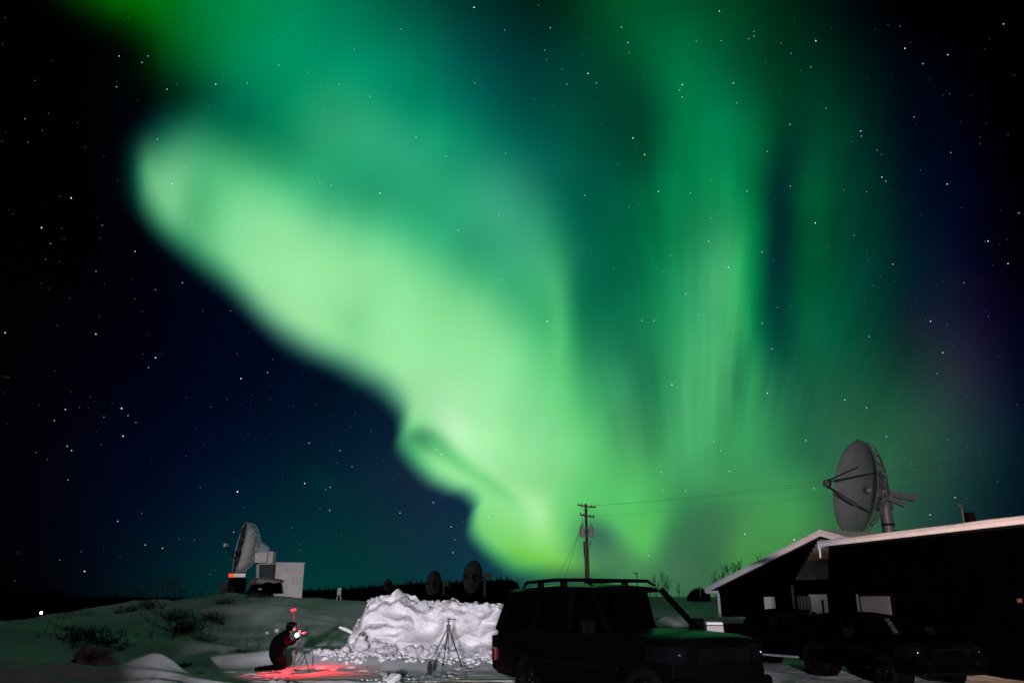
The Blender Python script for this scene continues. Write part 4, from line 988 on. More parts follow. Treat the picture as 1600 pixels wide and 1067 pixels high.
# ------------------------------------------------------------------ dish antennas
def dish(t, c, ax, Rr, depth, m_face='dish_grey', m_back='steel', feed=.62, ribs=20, strut_at=.66, struts=4, rot0=45, truss=True, tr=.035, fr=1.):
    """reflector open along ax, centre of the rim plane at c"""
    c, ax = Vector(c), Vector(ax).normalized()
    x = Vector((0, 0, 1)); x = (x - ax * x.dot(ax)).normalized(); y = ax.cross(x)
    pt = lambda r, a, h: c + ax * h + (x * math.cos(a) + y * math.sin(a)) * r
    prof = [(Rr * k / 14, -depth + depth * (k / 14) ** 2) for k in range(15)]
    rf = MB().lathe(prof + [(Rr * 1.0, -.05)] + [(r, h - .05) for r, h in reversed(prof[:-1])], c, ax, 56, xdir=x).build('reflector', m_face, t, True)
    MB().lathe([(Rr * .99, -.04), (Rr * 1.02, -.05), (Rr * 1.02, .03), (Rr * .995, .04), (Rr * .99, -.04)], c, ax, 56, xdir=x).build('rim', m_back, t, True)
    # seams between the petals, standing a few millimetres proud
    sb = MB()
    for k in range(12):
        a = 2 * math.pi * k / 12
        for i in range(3, 14): sb.tube([pt(Rr * i / 14, a, -depth + depth * (i / 14) ** 2 + .004), pt(Rr * (i + 1) / 14, a, -depth + depth * ((i + 1) / 14) ** 2 + .004)], .012, 4, caps=False)
    sb.build('petal_seams', m_back, rf)
    F = Rr * feed * 2
    hd_ = MB().lathe([(0, -.28 * fr), (.16 * fr, -.26 * fr), (.30 * fr, .0), (.30 * fr, .30 * fr), (.2 * fr, .38 * fr), (0, .38 * fr)], pt(0, 0, F - depth), ax, 20).build('feed_head', m_back, t, True)
    MB().lathe([(.34 * fr, -.1 * fr), (.40 * fr, -.1 * fr), (.40 * fr, .02 * fr), (.34 * fr, .02 * fr), (.34 * fr, -.1 * fr)], pt(0, 0, F - depth), ax, 20).build('feed_ring', 'dark_steel', hd_, True)
    for k in range(struts):
        a = R(rot0 + 360 * k / struts); r = Rr * strut_at
        MB().tube([pt(r, a, -depth + depth * strut_at ** 2), pt(.3 * fr, a, F - depth)], tr * 1.3, 6).build('feed_strut', 'dark_steel', t, True)
    MB().lathe([(0, .45), (.3, .4), (.42, .0)], pt(0, 0, -depth), ax, 16).build('centre_horn', m_back, t, True)
    if truss:
        b = MB(); n = ribs; bd = lambda r: -depth + depth * (r / Rr) ** 2 - .06
        deep = lambda r: bd(r) - .25 - .55 * (1 - r / Rr) * Rr * .35 - .35
        for k in range(n):
            a, a2 = 2 * math.pi * k / n, 2 * math.pi * (k + 1) / n
            rs = [Rr * .99, Rr * .8, Rr * .6, Rr * .38]
            for i, r in enumerate(rs):
                b.tube([pt(r, a, bd(r)), pt(r, a, deep(r))], tr * .7, 4, caps=False)
                b.tube([pt(r, a, deep(r)), pt(r, a2, deep(r))], tr * .7, 4, caps=False)
                if i < 2: b.tube([pt(r, a, bd(r)), pt(r, a2, deep(r))], tr * .5, 4, caps=False)
                if i: b.tube([pt(rs[i - 1], a, deep(rs[i - 1])), pt(r, a, deep(r))], tr * .8, 4, caps=False); b.tube([pt(rs[i - 1], a, bd(rs[i - 1])), pt(r, a, deep(r))], tr * .6, 4, caps=False)
        b.build('back_truss', m_back, t, kind='stuff')
        MB().lathe([(Rr * .36, -depth - .1), (Rr * .36, -depth - .9), (Rr * .22, -depth - 1.5), (0, -depth - 1.5)], c, ax, 24).build('hub', m_back, t, True)
    return pt
def sight_axis(p, cosv, ang):
    """axis turned toward the viewer by cosv, its sideways part pointing left and up by ang degrees"""
    v = (p - Vector((0, 0, CAMZ))).normalized(); r = v.cross(Vector((0, 0, 1))).normalized(); u = r.cross(v)
    s = math.sqrt(1 - cosv * cosv)
    return (-v * cosv + (-r * math.cos(R(ang)) + u * math.sin(R(ang))) * s)

# the big dish behind the houses
D = 78.; pc = P(1335, 762, D); base = Vector((P(1384, 812, D + 3).x + .15, D + 3, 0))
t = thing('dish_antenna', 'huge grey dish antenna on a thick mast rising behind the snowy roofs', 'satellite dish', base)
ax = sight_axis(pc, .42, 13.)
pt = dish(t, pc - base, ax, 4.62, 1.5, m_face='dish_grey', m_back='steel', feed=.45, rot0=28, strut_at=.6, tr=.05, fr=1.15)
piv = P(1383, 779, D + 3) - base
MB().lathe([(.56, -8), (.56, piv.z - 4.6), (.56, piv.z - 1.1)], (0, 0, 0), seg=24).build('mast', 'steel', t, True)
MB().lathe([(.57, piv.z - 2.72), (.66, piv.z - 2.7), (.66, piv.z - 2.5), (.57, piv.z - 2.48)], seg=24).build('mast_collar', 'dark_steel', t, True)
MB().lathe([(0, piv.z - 1.1), (.72, piv.z - 1.1), (.72, piv.z - .7), (.5, piv.z + .5), (0, piv.z + .6)], seg=20).build('turning_head', 'steel', t, True)
for k in range(2): MB().beam((-.55 + .0, -.5 + 1. * k, piv.z - 1.), pt(0, 0, -3.) + Vector((0, -.4 + .8 * k, 0)), .3, .35).build('yoke', 'steel', t)
a1, a2 = P(1390, 771, D + 3) - base, P(1430, 779, D + 3) - base
MB().beam(a1, a2, .55, .62).build('counterweight_arm', 'steel', t, bevel=.03)
a1, a2 = P(1386, 777, D + 1) - base, P(1413, 789, D + 1) - base
MB().beam(a1, a2, .5, .45).build('counterweight_arm', 'steel', t, bevel=.03)
MB().tube([(.0, 0, piv.z), Vector(a1) + Vector((0, .6, .2))], .2, 8).build('jack', 'dark_steel', t, True)
ld = MB()
for s in (-.16, .16): ld.tube([(-.7, s - .3, -2), (-.7, s - .3, piv.z - 1.6)], .025, 4)
for k in range(30): ld.tube([(-.7, -.46, piv.z - 1.8 - k * .3), (-.7, -.14, piv.z - 1.8 - k * .3)], .015, 4)
ld.build('ladder', 'dark_steel', t)
tip = P(1340, 688, D) - base
MB().tube([P(1346, 696, D) - base, tip], .04, 5).build('lightning_rod', 'dark_steel', t)
MB().rock(tip, .13, sub=1).build('rod_tip', 'dark_steel', t)
p = P(1401, 836, 60)
t = thing('rooftop_aerial', 'tiny dark aerial standing on the far roof right of the dish mast', 'aerial', p)
MB().tube([(0, 0, -1), (0, 0, .25)], .03, 6).build('stem', 'dark_steel', t); MB().rock((0, 0, .2), .2, seed=4, sub=2, amp=.7).build('head', 'dark_steel', t)

# the left dish with its cabin, cabinet and parked snow clearer
D = 60.; gl = lambda px, dd=60.: gz((px - 800) / 1286 * dd, dd)
pc = P(375, 855, D); base = Vector((P(403, 930, D).x, D, gl(403)))
t = thing('dish_antenna', 'white backed dish antenna turned left above the white cabin on the snow rise', 'satellite dish', base)
ax = sight_axis(pc, .13, 8.)
pt = dish(t, pc - base, ax, 1.85, .55, m_face='box_green', m_back='dish_grey', feed=.42, ribs=14, rot0=0, strut_at=.9, struts=3, tr=.025, fr=.55)  # dark face colour stands for the shaded front of the dish
MB().lathe([(1.84, -.08), (1.7, -.5), (1.15, -.85), (0, -.95)], pc - base, ax, 32).build('back_cover', 'box_white', t, True)
for (u0, v0_, u1, v1) in [(389, 838, 392, 844), (391, 846, 395, 852), (389, 855, 394, 861), (386, 868, 389, 872)]:
    p0 = P((u0 + u1) / 2, (v0_ + v1) / 2, D - .6) - base; MB().box(p0, (.13, .12, .2)).build('vent_opening', 'dark_steel', t)
b0, b1 = P(401, 871, D) - base, P(420, 871, D) - base
MB().beam(b0, b1, .9, .75).build('receiver_box', 'box_white', t, bevel=.02)
MB().box(P(425, 871, D) - base, (.36, .8, .86)).build('end_box', 'box_white', t, bevel=.02)
MB().tube([(0, 0, -.5), P(403, 882, D) - base], [.16, .13], 12).build('mast', 'dish_grey', t, True)
MB().beam(P(398, 872, D) - base, P(388, 860, D + .3) - base, .4, .4).build('yoke', 'dish_grey', t)
# cabin
cc = P(447, 935, 60.); t = thing('equipment_cabin', 'white flat sided cabin right of the left dish', 'cabin', (cc.x - .1, 60.6, gl(447) - .1), R(17))
zc = 2.52
MB().box((0, 0, zc / 2), (2.02, 2.0, zc)).build('wall', 'box_white', t, bevel=.02)
for k in range(5):
    MB().box((-.8 + k * .4, -1.012, zc / 2), (.03, .02, zc - .06)).build('wall_rib', 'box_white', t)
MB().box((.0, 0, zc + .05), (2.1, 2.1, .1)).build('roof_snow', 'snow', t, bevel=.03)
for (x, z) in [(-.25, 2.02), (.3, 1.22), (-.45, .6), (.7, 1.9)]: MB().box((x, -1.015, z), (.08, .02, .06)).build('vent', 'dark_steel', t)
MB().box((-1.03, 0, 1.1), (.03, .9, 1.9)).build('door', 'box_green', t)
cc = P(414, 900, 60.9); t = thing('equipment_cabinet', 'dark green cabinet between the left dish mast and the white cabin', 'cabinet', (cc.x, 61.2, gl(414)), R(10))
MB().box((0, 0, 1.2), (1.1, .9, 2.4)).build('housing', 'box_green', t, bevel=.02)
for k in range(6): MB().box((-.1, -.46, 1.5 + k * .12), (.5, .02, .04)).build('louvre', 'dark_steel', t)
MB().box((0, 0, 2.44), (1.14, .94, .07)).build('roof_snow', 'snow', t, bevel=.02)
# snow covered truck
cc = P(412, 935, 58.); t = thing('snowed_in_truck', 'small truck buried in snow in front of the white cabin', 'truck', (cc.x, 58, gl(412, 58)), R(-28))
MB().box((.1, 0, .72), (1.9, 1.5, .75), taper=.86).build('body', 'dark_trim', t, bevel=.08)
MB().box((.15, 0, .62), (1.5, 1.56, .14)).build('bumper', 'dark_trim', t, bevel=.03)
b = MB(); b.rock((0, 0, 1.12), 1.02, seed=2, sub=3, squash=.28, amp=.25); b.rock((-.75, .1, 1.0), .62, seed=5, sub=3, squash=.6, amp=.3); b.build('snow_cover', 'snow_dirty', t, True, sharp=180)
for s in (-1, 1): MB().lathe([(.15, -.1), (.3, -.1), (.3, .1), (.15, .1)], (s * .6, -.72, .3), (0, 1, 0), 18).build('wheel', 'rubber', t, True)
MB().box((.35, -.79, .62), (.3, .02, .1)).build('number_plate', 'white_trim', t)
cc = P(423, 911, 58.6); t = thing('work_lamp', 'small warm white work lamp shining above the snowed in truck', 'lamp', (cc.x, 57.9, cc.z))
MB().lathe([(.05, 0), (.09, -.06), (.05, -.09)], (0, 0, 0), (0, -1, 0), 12).build('housing', 'dark_trim', t); MB().rock((0, -.04, 0), .055, sub=2, amp=0, squash=1).build('bulb', 'lamp_warm', t, True)
MB().tube([(0, 0, 0), (.0, .05, -1.)], .02, 5).build('stem', 'dark_steel', t)
# dark crate with the orange and white light bar
cc = P(369, 930, 58.5); t = thing('generator', 'black generator crate below the left dish', 'generator', (cc.x, 58.5, gl(369, 58.5)), R(5))
zt = P(369, 903, 58.5).z - gl(369, 58.5)
MB().box((0, 0, zt / 2 - .1), (1.05, .9, zt + .2)).build('housing', 'dark_trim', t, bevel=.02)
for k in range(4): MB().box((-.2, -.46, .35 + k * .12), (.4, .015, .04)).build('louvre', 'dark_steel', t)
MB().tube([(.3, 0, zt), (.3, 0, zt + .12), (.42, 0, zt + .2)], .04, 8).build('exhaust', 'dark_steel', t)
t = thing('light_bar', 'light bar with an orange end and a white end on the black generator crate', 'warning light', (cc.x, 58.2, P(369, 903, 58.2).z), R(5))
w = 25 / 1286 * 58.2
MB().box((0, 0, .03), (w, .26, .06)).build('base', 'dark_steel', t)
MB().box((-w * .34, 0, .19), (w * .32, .24, .28)).build('orange_lens', 'beacon_orange', t, bevel=.05)
MB().box((w * .18, 0, .2), (w * .66, .22, .24)).build('white_lens', 'beacon_white', t, bevel=.03)
cc = P(350, 930, 59.5); t = thing('green_bin', 'dim green steel bin at the left end of the black generator crate', 'bin', (cc.x, 59.5, gl(350, 59.5)), R(5))
MB().box((0, 0, .55), (.55, .6, 1.2), taper=.95).build('housing', 'box_green', t); MB().box((0, 0, 1.18), (.6, .64, .06)).build('lid', 'box_green', t)
# white stand far on the crest
cc = P(529, 940, 62); t = thing('white_stand', 'white two legged stand alone on the snow crest', 'stand', (cc.x, 62, gl(529, 62) - .1))
MB().box((0, 0, .72), (.30, .14, .5)).build('panel', 'white_trim', t, bevel=.02)
for s in (-1, 1): MB().tube([(s * .07, 0, .5), (s * .19, 0, 0)], .045, 6).build('leg', 'white_trim', t)

# three dishes in front of the dark ridge
for (px, py, rx, ry, lab, D) in [(738, 901, 14.5, 25, 'largest of the three dim dishes before the dark ridge', 95.), (677, 912, 11.5, 20, 'middle sized dim dish between the two others before the ridge', 105.), (606, 914, 7, 9, 'smallest dim dish low behind the top of the snow pile', 120.)]:
    k = 1286 / D; pc = P(px, py, D); Rr = ry / k; base = Vector((pc.x + Rr * .75, D + 1.6, gz(pc.x, D)))
    t = thing('dish_antenna', lab, 'satellite dish', base, 0, 'dim dishes before the dark ridge')
    ax = sight_axis(pc, max(.3, rx / ry), 8.)
    dish(t, pc - base, ax, Rr, Rr * .3, m_face='dish_dim', m_back='dark_steel', feed=.4, ribs=12, truss=False, tr=.02, fr=Rr / 3.6)
    MB().tube([(0, 0, -1), (0, 0, (pc - base).z)], Rr * .11, 10).build('mast', 'dish_dim', t, True)
    MB().box((Rr * .18, 0, (pc - base).z + .1), (Rr * .45, Rr * .5, Rr * .42)).build('receiver_box', 'dish_dim', t)
    MB().beam(pc - base - ax * Rr * .3, (0, 0, (pc - base).z), .3 * Rr / 2, .3 * Rr / 2).build('yoke', 'dark_steel', t)

# ------------------------------------------------------------------ utility pole and wires
D = 70.; pb = P(919, 915, D); x0 = pb.x; zt = P(914, 787, D).z; k = 1286 / D
t = thing('utility_pole', 'brown wooden utility pole with two crossarms and two transformers', 'utility pole', (x0, D, gz(x0, D)))
z0 = gz(x0, D); H = zt - z0
MB().tube([(0, 0, -1), (0, 0, H * .5), (0, 0, H)], [.17, .145, .11], 12).build('pole', 'wood', t, True)
def ZY(py): return P(916, py, D).z - z0
for (py, xa, xb, nm) in [(791, -.72, .85, 'crossarm'), (806, -.55, .72, 'crossarm')]:
    z = ZY(py); a = MB().beam((xa, -.14, z + .1), (xb, -.10, z - .10), .09, .12).build(nm, 'wood', t)
    for xx in (xa + .05, xa + .35, xb - .35, xb - .05): MB().lathe([(.02, 0), (.05, .04), (.035, .09), (.05, .13), (0, .17)], (xx, -.12, z + .1 - .2 * (xx - xa) / (xb - xa) + .05), seg=8).build('insulator', 'porcelain', a, True)
for s in (-1, 1): MB().tube([(s * .45, -.1, ZY(791) - .02), (0, -.1, ZY(791) - .55)], .02, 5).build('brace', 'dark_steel', t)
for s, m_ in ((-1, 'transf'), (1, 'transf')):
    c = (s * .40 - .0, -.1, ZY(839))
    tf = MB().lathe([(0, 0), (.20, 0), (.215, .05), (.215, .78), (.19, .84), (0, .88)], c, seg=20).build('transformer', m_, t, True)
    for q_ in (-.07, .07): MB().lathe([(.035, 0), (.05, .05), (.03, .1), (.05, .15), (.0, .3)], (c[0] + q_, c[1], c[2] + .86), seg=8).build('bushing', 'porcelain', tf, True)
    MB().tube([(c[0], c[1], c[2] + 1.1), (c[0] * .9, -.1, ZY(806))], .015, 4).build('lead', 'wire', t)
    MB().box((s * .2, -.08, c[2] + .45), (.16, .1, .12)).build('bracket', 'dark_steel', t)
MB().tube([(-.28, -.1, ZY(846)), (-.26, -.1, ZY(866)), (-.17, -.15, ZY(872))], .05, 6).build('cutout', 'dark_steel', t)
MB().tube([(-.22, -.12, 0), (-.22, -.12, ZY(846))], .045, 8).build('conduit', 'dark_steel', t, True)
MB().tube([(.32, -.1, ZY(845)), (.30, -.1, ZY(852))], .04, 6).build('arrester', 'dark_steel', t)
t2 = copy_tree(t); t2.location = (33., 45., gz(33, 45)); t2['label'] = 'second wooden utility pole beyond the right edge carrying the same wires'
off = Vector((33. - x0, 45. - D, 0))
def wire(name, a, b_, sag, r, label, group=None, cat='power line'):
    pts = [Vector(a).lerp(Vector(b_), f / 24) - Vector((0, 0, sag * 4 * (f / 24) * (1 - f / 24))) for f in range(25)]
    o = MB().tube(pts, r, 4).build(name, 'wire'); tag(o, label, cat, group)
o0 = Vector((x0, D, z0))
wire('power_line', o0 + Vector((.8, -.1, ZY(791) + .05)), o0 + off + Vector((.8, -.1, ZY(791) + 1.)), .4, .006, 'upper thin wire running right from the end of the top crossarm', 'wires from the utility pole')
wire('power_line', o0 + Vector((.45, -.1, ZY(791) + .05)), o0 + off + Vector((.45, -.1, ZY(791) + .7)), .5, .006, 'middle thin wire just under the upper one running right from the top crossarm', 'wires from the utility pole')
wire('power_line', o0 + Vector((.7, -.1, ZY(806))), o0 + off + Vector((.7, -.1, ZY(806) + .6)), .4, .005, 'lowest thin wire running right from the lower crossarm', 'wires from the utility pole')
for (pa, pbx, lab) in [((-.05, 0, ZY(803)), 868, 'steeper guy wire dropping left from the utility pole'), ((-.1, 0, ZY(812)), 852, 'flatter guy wire dropping left from the utility pole')]:
    e = P(pbx, 905, 66.); wire('guy_wire', o0 + Vector(pa), (e.x, 66., gz(e.x, 66)), 0, .014, lab, 'guy wires of the utility pole', 'guy wire')
cc = P(996, 915, 110); t = thing('street_lamp', 'tiny far street lamp standing between the utility pole and the bare trees', 'street lamp', (cc.x, 110, gz(cc.x, 110)))
zt = P(996, 895, 110).z - gz(cc.x, 110)
MB().tube([(0, 0, -.3), (0, 0, zt)], .06, 6).build('pole', 'dark_steel', t); MB().box((-.15, 0, zt), (.5, .2, .12)).build('lamp_head', 'dark_steel', t)
cc = P(65, 957, 85); t = thing('distant_lamp', 'single cold white lamp shining from the dark woods at the far left', 'lamp', (cc.x, 70, .3))
cz = P(65, 957, 70).z - .3; xx = P(65, 957, 70).x; t.location.x = xx
MB().tube([(0, .1, -3), (0, .1, cz + .2)], .05, 6).build('pole', 'dark_steel', t)
MB().rock((0, -.05, cz), .10, sub=2, amp=0, squash=1).build('bulb', 'lamp_white', t, True); MB().box((0, .05, cz + .2), (.35, .3, .08)).build('lamp_shade', 'dark_steel', t)

# ------------------------------------------------------------------ bare trees, brush
def bare_tree(px, py_top, D, label, group, seed, spread=.3, n=26, cat='tree', zb=None):
    q = random.Random(seed); x = (px - 800) / 1286 * D; z = gz(x, D) if zb is None else zb
    H = P(px, py_top, D).z - z; t = thing('bare_tree', label, cat, (x, D, z), 0, group); r0 = H * .011 + .02
    lean = Vector((q.uniform(-.06, .06), q.uniform(-.06, .06), 1))
    MB().tube([(0, 0, -.4), lean * H * .5, lean * H], [r0, r0 * .6, r0 * .15], 6).build('trunk', 'bark', t)
    b = MB()
    for i in range(n):
        f = q.uniform(.18, .95); a = q.uniform(0, 6.28); L = H * spread * (1.05 - f) * q.uniform(.7, 1.3) + H * .06
        p0 = lean * H * f; d = Vector((math.cos(a), math.sin(a), q.uniform(.7, 1.7))).normalized()
        p1 = p0 + d * L; p2 = p1 + Vector((d.x * .4, d.y * .4, .9)).normalized() * L * .5
        b.tube([p0, p1, p2], [r0 * .35, r0 * .22, r0 * .08], 4, caps=False)
        for j in range(3):
            g_ = q.uniform(.4, 1); e = p0.lerp(p1, g_); dd = (d + Vector((q.gauss(0, .5), q.gauss(0, .5), .3))).normalized()
            b.tube([e, e + dd * L * .4], [r0 * .2, r0 * .06], 3, caps=False)
    b.build('branches', 'twig', t)
for i, (px, py, D, lab) in enumerate([(1016, 905, 150, 'low bare tree just behind the suv roof, left of the tallest'), (1026, 898, 150, 'bare tree left beside the tallest one behind the suv roof'), (1035, 893, 150, 'tallest bare tree standing behind the suv roof'), (1044, 899, 152, 'bare tree right beside the tallest one behind the suv roof'), (1062, 912, 155, 'small bare tree between the suv roof trees and the thicket')]):
    bare_tree(px, py, D, lab, 'bare trees behind the suv', 20 + i, .32, 30)
bare_tree(1120, 890, 140, 'bare tree tip left of the snowy gable roof', 'bare trees behind the gable roof', 40)
for i, (px, py) in enumerate([(1133, 884), (1143, 880), (1150, 878), (1160, 876), (1186, 868)]):
    bare_tree(px, py, 120, ['first bare tree top over the lower gable roof', 'second bare tree top over the gable roof', 'third and thinnest bare tree top over the gable roof', 'fourth bare tree top over the gable roof', 'lone bare tree top higher up the gable roof'][i], 'bare trees behind the gable roof', 50 + i)
qq = random.Random(9); lp = [158, 176, 186, 193, 203, 215, 224, 232, 243, 252, 259, 266, 271, 278, 285, 300, 312]
side = ['tall thin', 'short', 'slim', 'crooked', 'dense']
for i, px in enumerate(lp):
    bare_tree(px, [912, 922, 920, 907, 918, 913, 921, 910, 918, 912, 905, 903, 902, 910, 915, 922, 920][i], 72 + qq.uniform(-4, 6), 'bare sapling standing against the teal sky on the dark left rise', 'bare saplings on the dark left rise', 80 + i, .26, 22, zb=P(px, 936, 75).z)
# thicket on the right horizon
b = MB(); qq = random.Random(12)
for i in range(170):
    px = qq.uniform(1074, 1110); D = 130 + qq.uniform(-4, 4); x = (px - 800) / 1286 * D; e = 1 - abs((px - 1094) / 20) ** 2
    h = (P(px, 931 - 15 * max(.15, e) * qq.uniform(.6, 1.), D).z - gz(x, D))
    b.tube([(x, D, gz(x, D) - .3), (x + qq.uniform(-.1, .1), D, gz(x, D) + max(.3, h))], [.09, .03], 4, caps=False)
b.build('thicket', 'twig', None, kind='stuff')
def brush(px, py, D, w, n, h, seed, label):
    q = random.Random(seed); x = (px - 800) / 1286 * D; t = MB()
    for i in range(n):
        ox, oy = q.gauss(0, w * .45), q.gauss(0, w * .4); z = gz(x + ox, D + oy) - .05; a = q.uniform(0, 6.28); L = h * q.uniform(.4, 1.2)
        d = Vector((math.cos(a) * q.uniform(.1, 1.1), math.sin(a) * .4, q.uniform(.3, 1.))).normalized(); p = Vector((x + ox, D + oy, z))
        m_ = p + d * L * .6; e = m_ + Vector((d.x, d.y, d.z * .3 - .1)) * L * .5
        t.tube([p, m_, e], [.012, .008, .003], 3, caps=False)
        for j in range(2): k_ = p.lerp(e, q.uniform(.3, .9)); t.tube([k_, k_ + Vector((q.gauss(0, .2), q.gauss(0, .1), q.uniform(0, .3))) * L], [.006, .002], 3, caps=False)
    for i in range(max(2, int(w * 5))):
        ox, oy = q.gauss(0, w * .35), q.gauss(0, w * .3); t.rock((x + ox, D + oy, gz(x + ox, D + oy)), q.uniform(.06, .16) * (1 + w * .3), seed=i, sub=1, squash=.5)
    o = t.build('dry_bush', 'twig'); tag(o, label, 'bush', 'dry bushes on the snow slope')
for i, (px, py, D, w, n, h, lab) in enumerate([
 (140, 1000, 27, 1.0, 120, .6, 'wide dry bush flattened on the far left snow slope'), (165, 1006, 26, .9, 90, .45, 'low dark bush right beside the wide flattened one'),
 (118, 985, 31, .6, 60, .5, 'small dark bush up the slope left of the wide flattened one'), (292, 978, 33, .8, 110, .9, 'tall sprawling dry bush in the middle of the slope'),
 (275, 968, 38, .7, 70, .8, 'upright dry bush behind the tall sprawling one'), (330, 966, 37, .6, 70, .6, 'dark bush right of the tall sprawling one'), (352, 958, 42, .6, 60, .6, 'dark bush just below the left dish crate'),
 (345, 970, 36, .35, 40, .5, 'round little bush below the crate bush'), (232, 955, 44, .9, 70, .8, 'thin bush on the left crest'), (205, 962, 42, .8, 70, .7, 'scrubby bush left of the thin crest bush'),
 (396, 945, 50, .7, 70, .6, 'dark bush at the foot of the snowed in truck'), (385, 1008, 24.5, .35, 50, .35, 'small bush left of the kneeling photographer'), (326, 990, 30, .4, 40, .4, 'tiny bush between the slope bushes'), (275, 1022, 21, .35, 40, .25, 'flat dark bush behind the rounded drift'),
 (192, 1012, 25, .6, 50, .3, 'spreading low bush behind the two left drifts'), (300, 1025, 21.5, .25, 30, .2, 'dark twiggy tuft right of the rounded drift')]):
    brush(px, py, D, w, n, h, 200 + i, lab)
b = MB(); qq = random.Random(31)      # dead grass scattered thinly over the rise
for i in range(2600):
    px = qq.uniform(90, 420); D = qq.uniform(28, 56); x = (px - 800) / 1286 * D
    if noise.noise(Vector((x * .3, D * .2, 8))) < .05: continue
    z = gz(x, D); h = qq.uniform(.12, .4); a = qq.uniform(-.3, .3)
    b.poly([(x - .008, D, z - .03), (x + .008, D, z - .03), (x + a * h, D + a * .1, z + h)])
b.build('dead_grass', 'twig', None, kind='stuff')

# ------------------------------------------------------------------ tripods, photographer
def tripod(name, label, loc, apex, feet, m, rz=0., thick=.016, bag=None):
    t = thing(name, label, 'tripod', loc, rz); ap = Vector((0, 0, apex))
    for f in feet:
        f = Vector(f); k1, k2 = ap.lerp(f, .42), ap.lerp(f, .72)
        lg = MB().tube([ap, k1], thick, 8).tube([k1, k2], thick * .8, 8).tube([k2, f], thick * .62, 8).build('leg', m, t, True)
        for k_ in (k1, k2): MB().tube([k_ - (f - ap) * .02, k_ + (f - ap) * .02], thick * 1.35, 8).build('leg_lock', 'tripod', lg, True)
        MB().rock(f, thick * 1.1, sub=1, amp=0).build('rubber_foot', 'rubber', lg, True)
    MB().lathe([(0, -.06), (.035, -.05), (.045, 0), (.03, .04), (0, .04)], ap, seg=12).build('apex', m, t, True)
    MB().tube([ap - Vector((0, 0, apex * .42)), ap + Vector((0, 0, .10))], thick * .8, 8).build('centre_column', m, t, True)
    return t
g0_ = lambda px, D: (((px - 800) / 1286 * D), D)
D = 18.; x = P(699, 1055, D).x; z = gz(x, D); ap = P(700, 978, D).z - z
feet = []
for (px, py) in [(661, 1060), (692, 1055), (731, 1058)]:
    dd = CAMZ * 1286 / (py - 939.5) if False else {661: 17.75, 692: 18.45, 731: 17.85}[px]
    xx = (px - 800) / 1286 * dd; feet.append((xx - x, dd - D, gz(xx, dd) - z))
t = tripod('tripod', 'tall thin black tripod without a camera in front of the snow pile', (x, D, z), ap, feet, 'tripod_grey')
hd2 = MB().box((0, 0, ap + .12), (.06, .06, .07)).build('tripod_head', 'tripod', t, bevel=.01)
MB().beam((0, 0, ap + .14), (.16, -.02, ap + .15), .02, .02).build('pan_handle', 'tripod', hd2)
MB().box((0, 0, ap + .17), (.07, .05, .02)).build('quick_plate', 'tripod', hd2)
# cloth pouch strapped to the left leg
bz = P(671.5, 1042, 17.8)
t = thing('tripod_pouch', 'small black pouch hanging on the left leg of the empty tripod', 'pouch', (bz.x, 17.8, bz.z))
MB().lathe([(0, -.14), (.045, -.13), (.05, -.02), (.04, .08), (.015, .11), (0, .11)], seg=12).build('pouch', 'fabric', t, True)
MB().tube([(0, 0, .1), (.03, .01, .2), (.02, .0, .1)], .006, 5).build('strap', 'fabric', t)

# kneeling person (origin on the ground at the knees; faces +x)
PD = 20.4; px0 = (440 - 800) / 1286 * PD; pz = gz(px0 + .2, PD) - .01
me_loc = (px0, PD, pz)
person = thing('person', 'person in a black hooded coat kneeling on the snow behind a red lit camera tripod', 'person', me_loc)
def skinned(name, verts, edges, m, parent, root=0, sub=2):
    me = bpy.data.meshes.new(name); me.from_pydata([v[0] for v in verts], edges, [])
    o = bpy.data.objects.new(name, me); C.objects.link(o); me.materials.append(MT[m]); o.parent = parent
    sk = o.modifiers.new('skin', 'SKIN'); sk.use_smooth_shade = True
    for i, v in enumerate(verts):
        d = me.skin_vertices[0].data[i]; d.radius = (v[1], v[2] if len(v) > 2 else v[1]); d.use_root = (i == root)
    sb = o.modifiers.new('sub', 'SUBSURF'); sb.levels = sb.render_levels = sub
    return o
V = [((-.10, 0, .34), .20, .21), ((-.04, 0, .50), .20, .20), ((.04, 0, .66), .20, .22), ((.12, 0, .79), .17, .19), ((.20, 0, .90), .065), ((.26, 0, .97), .06),
     # legs: hip, knee, ankle, toe
     ((-.02, -.12, .30), .12), ((.20, -.15, .10), .085), ((-.10, -.14, .09), .065), ((-.30, -.13, .07), .05), ((-.38, -.13, .035), .04),
     ((-.02, .12, .30), .12), ((.20, .15, .10), .085), ((-.10, .14, .09), .065), ((-.30, .13, .07), .05), ((-.38, .13, .035), .04),
     # arms: shoulder, elbow, wrist
     ((.12, -.19, .80), .075), ((.24, -.24, .58), .058), ((.36, -.14, .67), .042), ((.42, -.09, .71), .034),
     ((.12, .19, .80), .075), ((.26, .23, .60), .058), ((.37, .14, .68), .042), ((.42, .08, .73), .034)]
E = [(0, 1), (1, 2), (2, 3), (3, 4), (4, 5), (0, 6), (6, 7), (7, 8), (8, 9), (9, 10), (0, 11), (11, 12), (12, 13), (13, 14), (14, 15), (3, 16), (16, 17), (17, 18), (18, 19), (3, 20), (20, 21), (21, 22), (22, 23)]
skinned('body', V, E, 'coat', person)
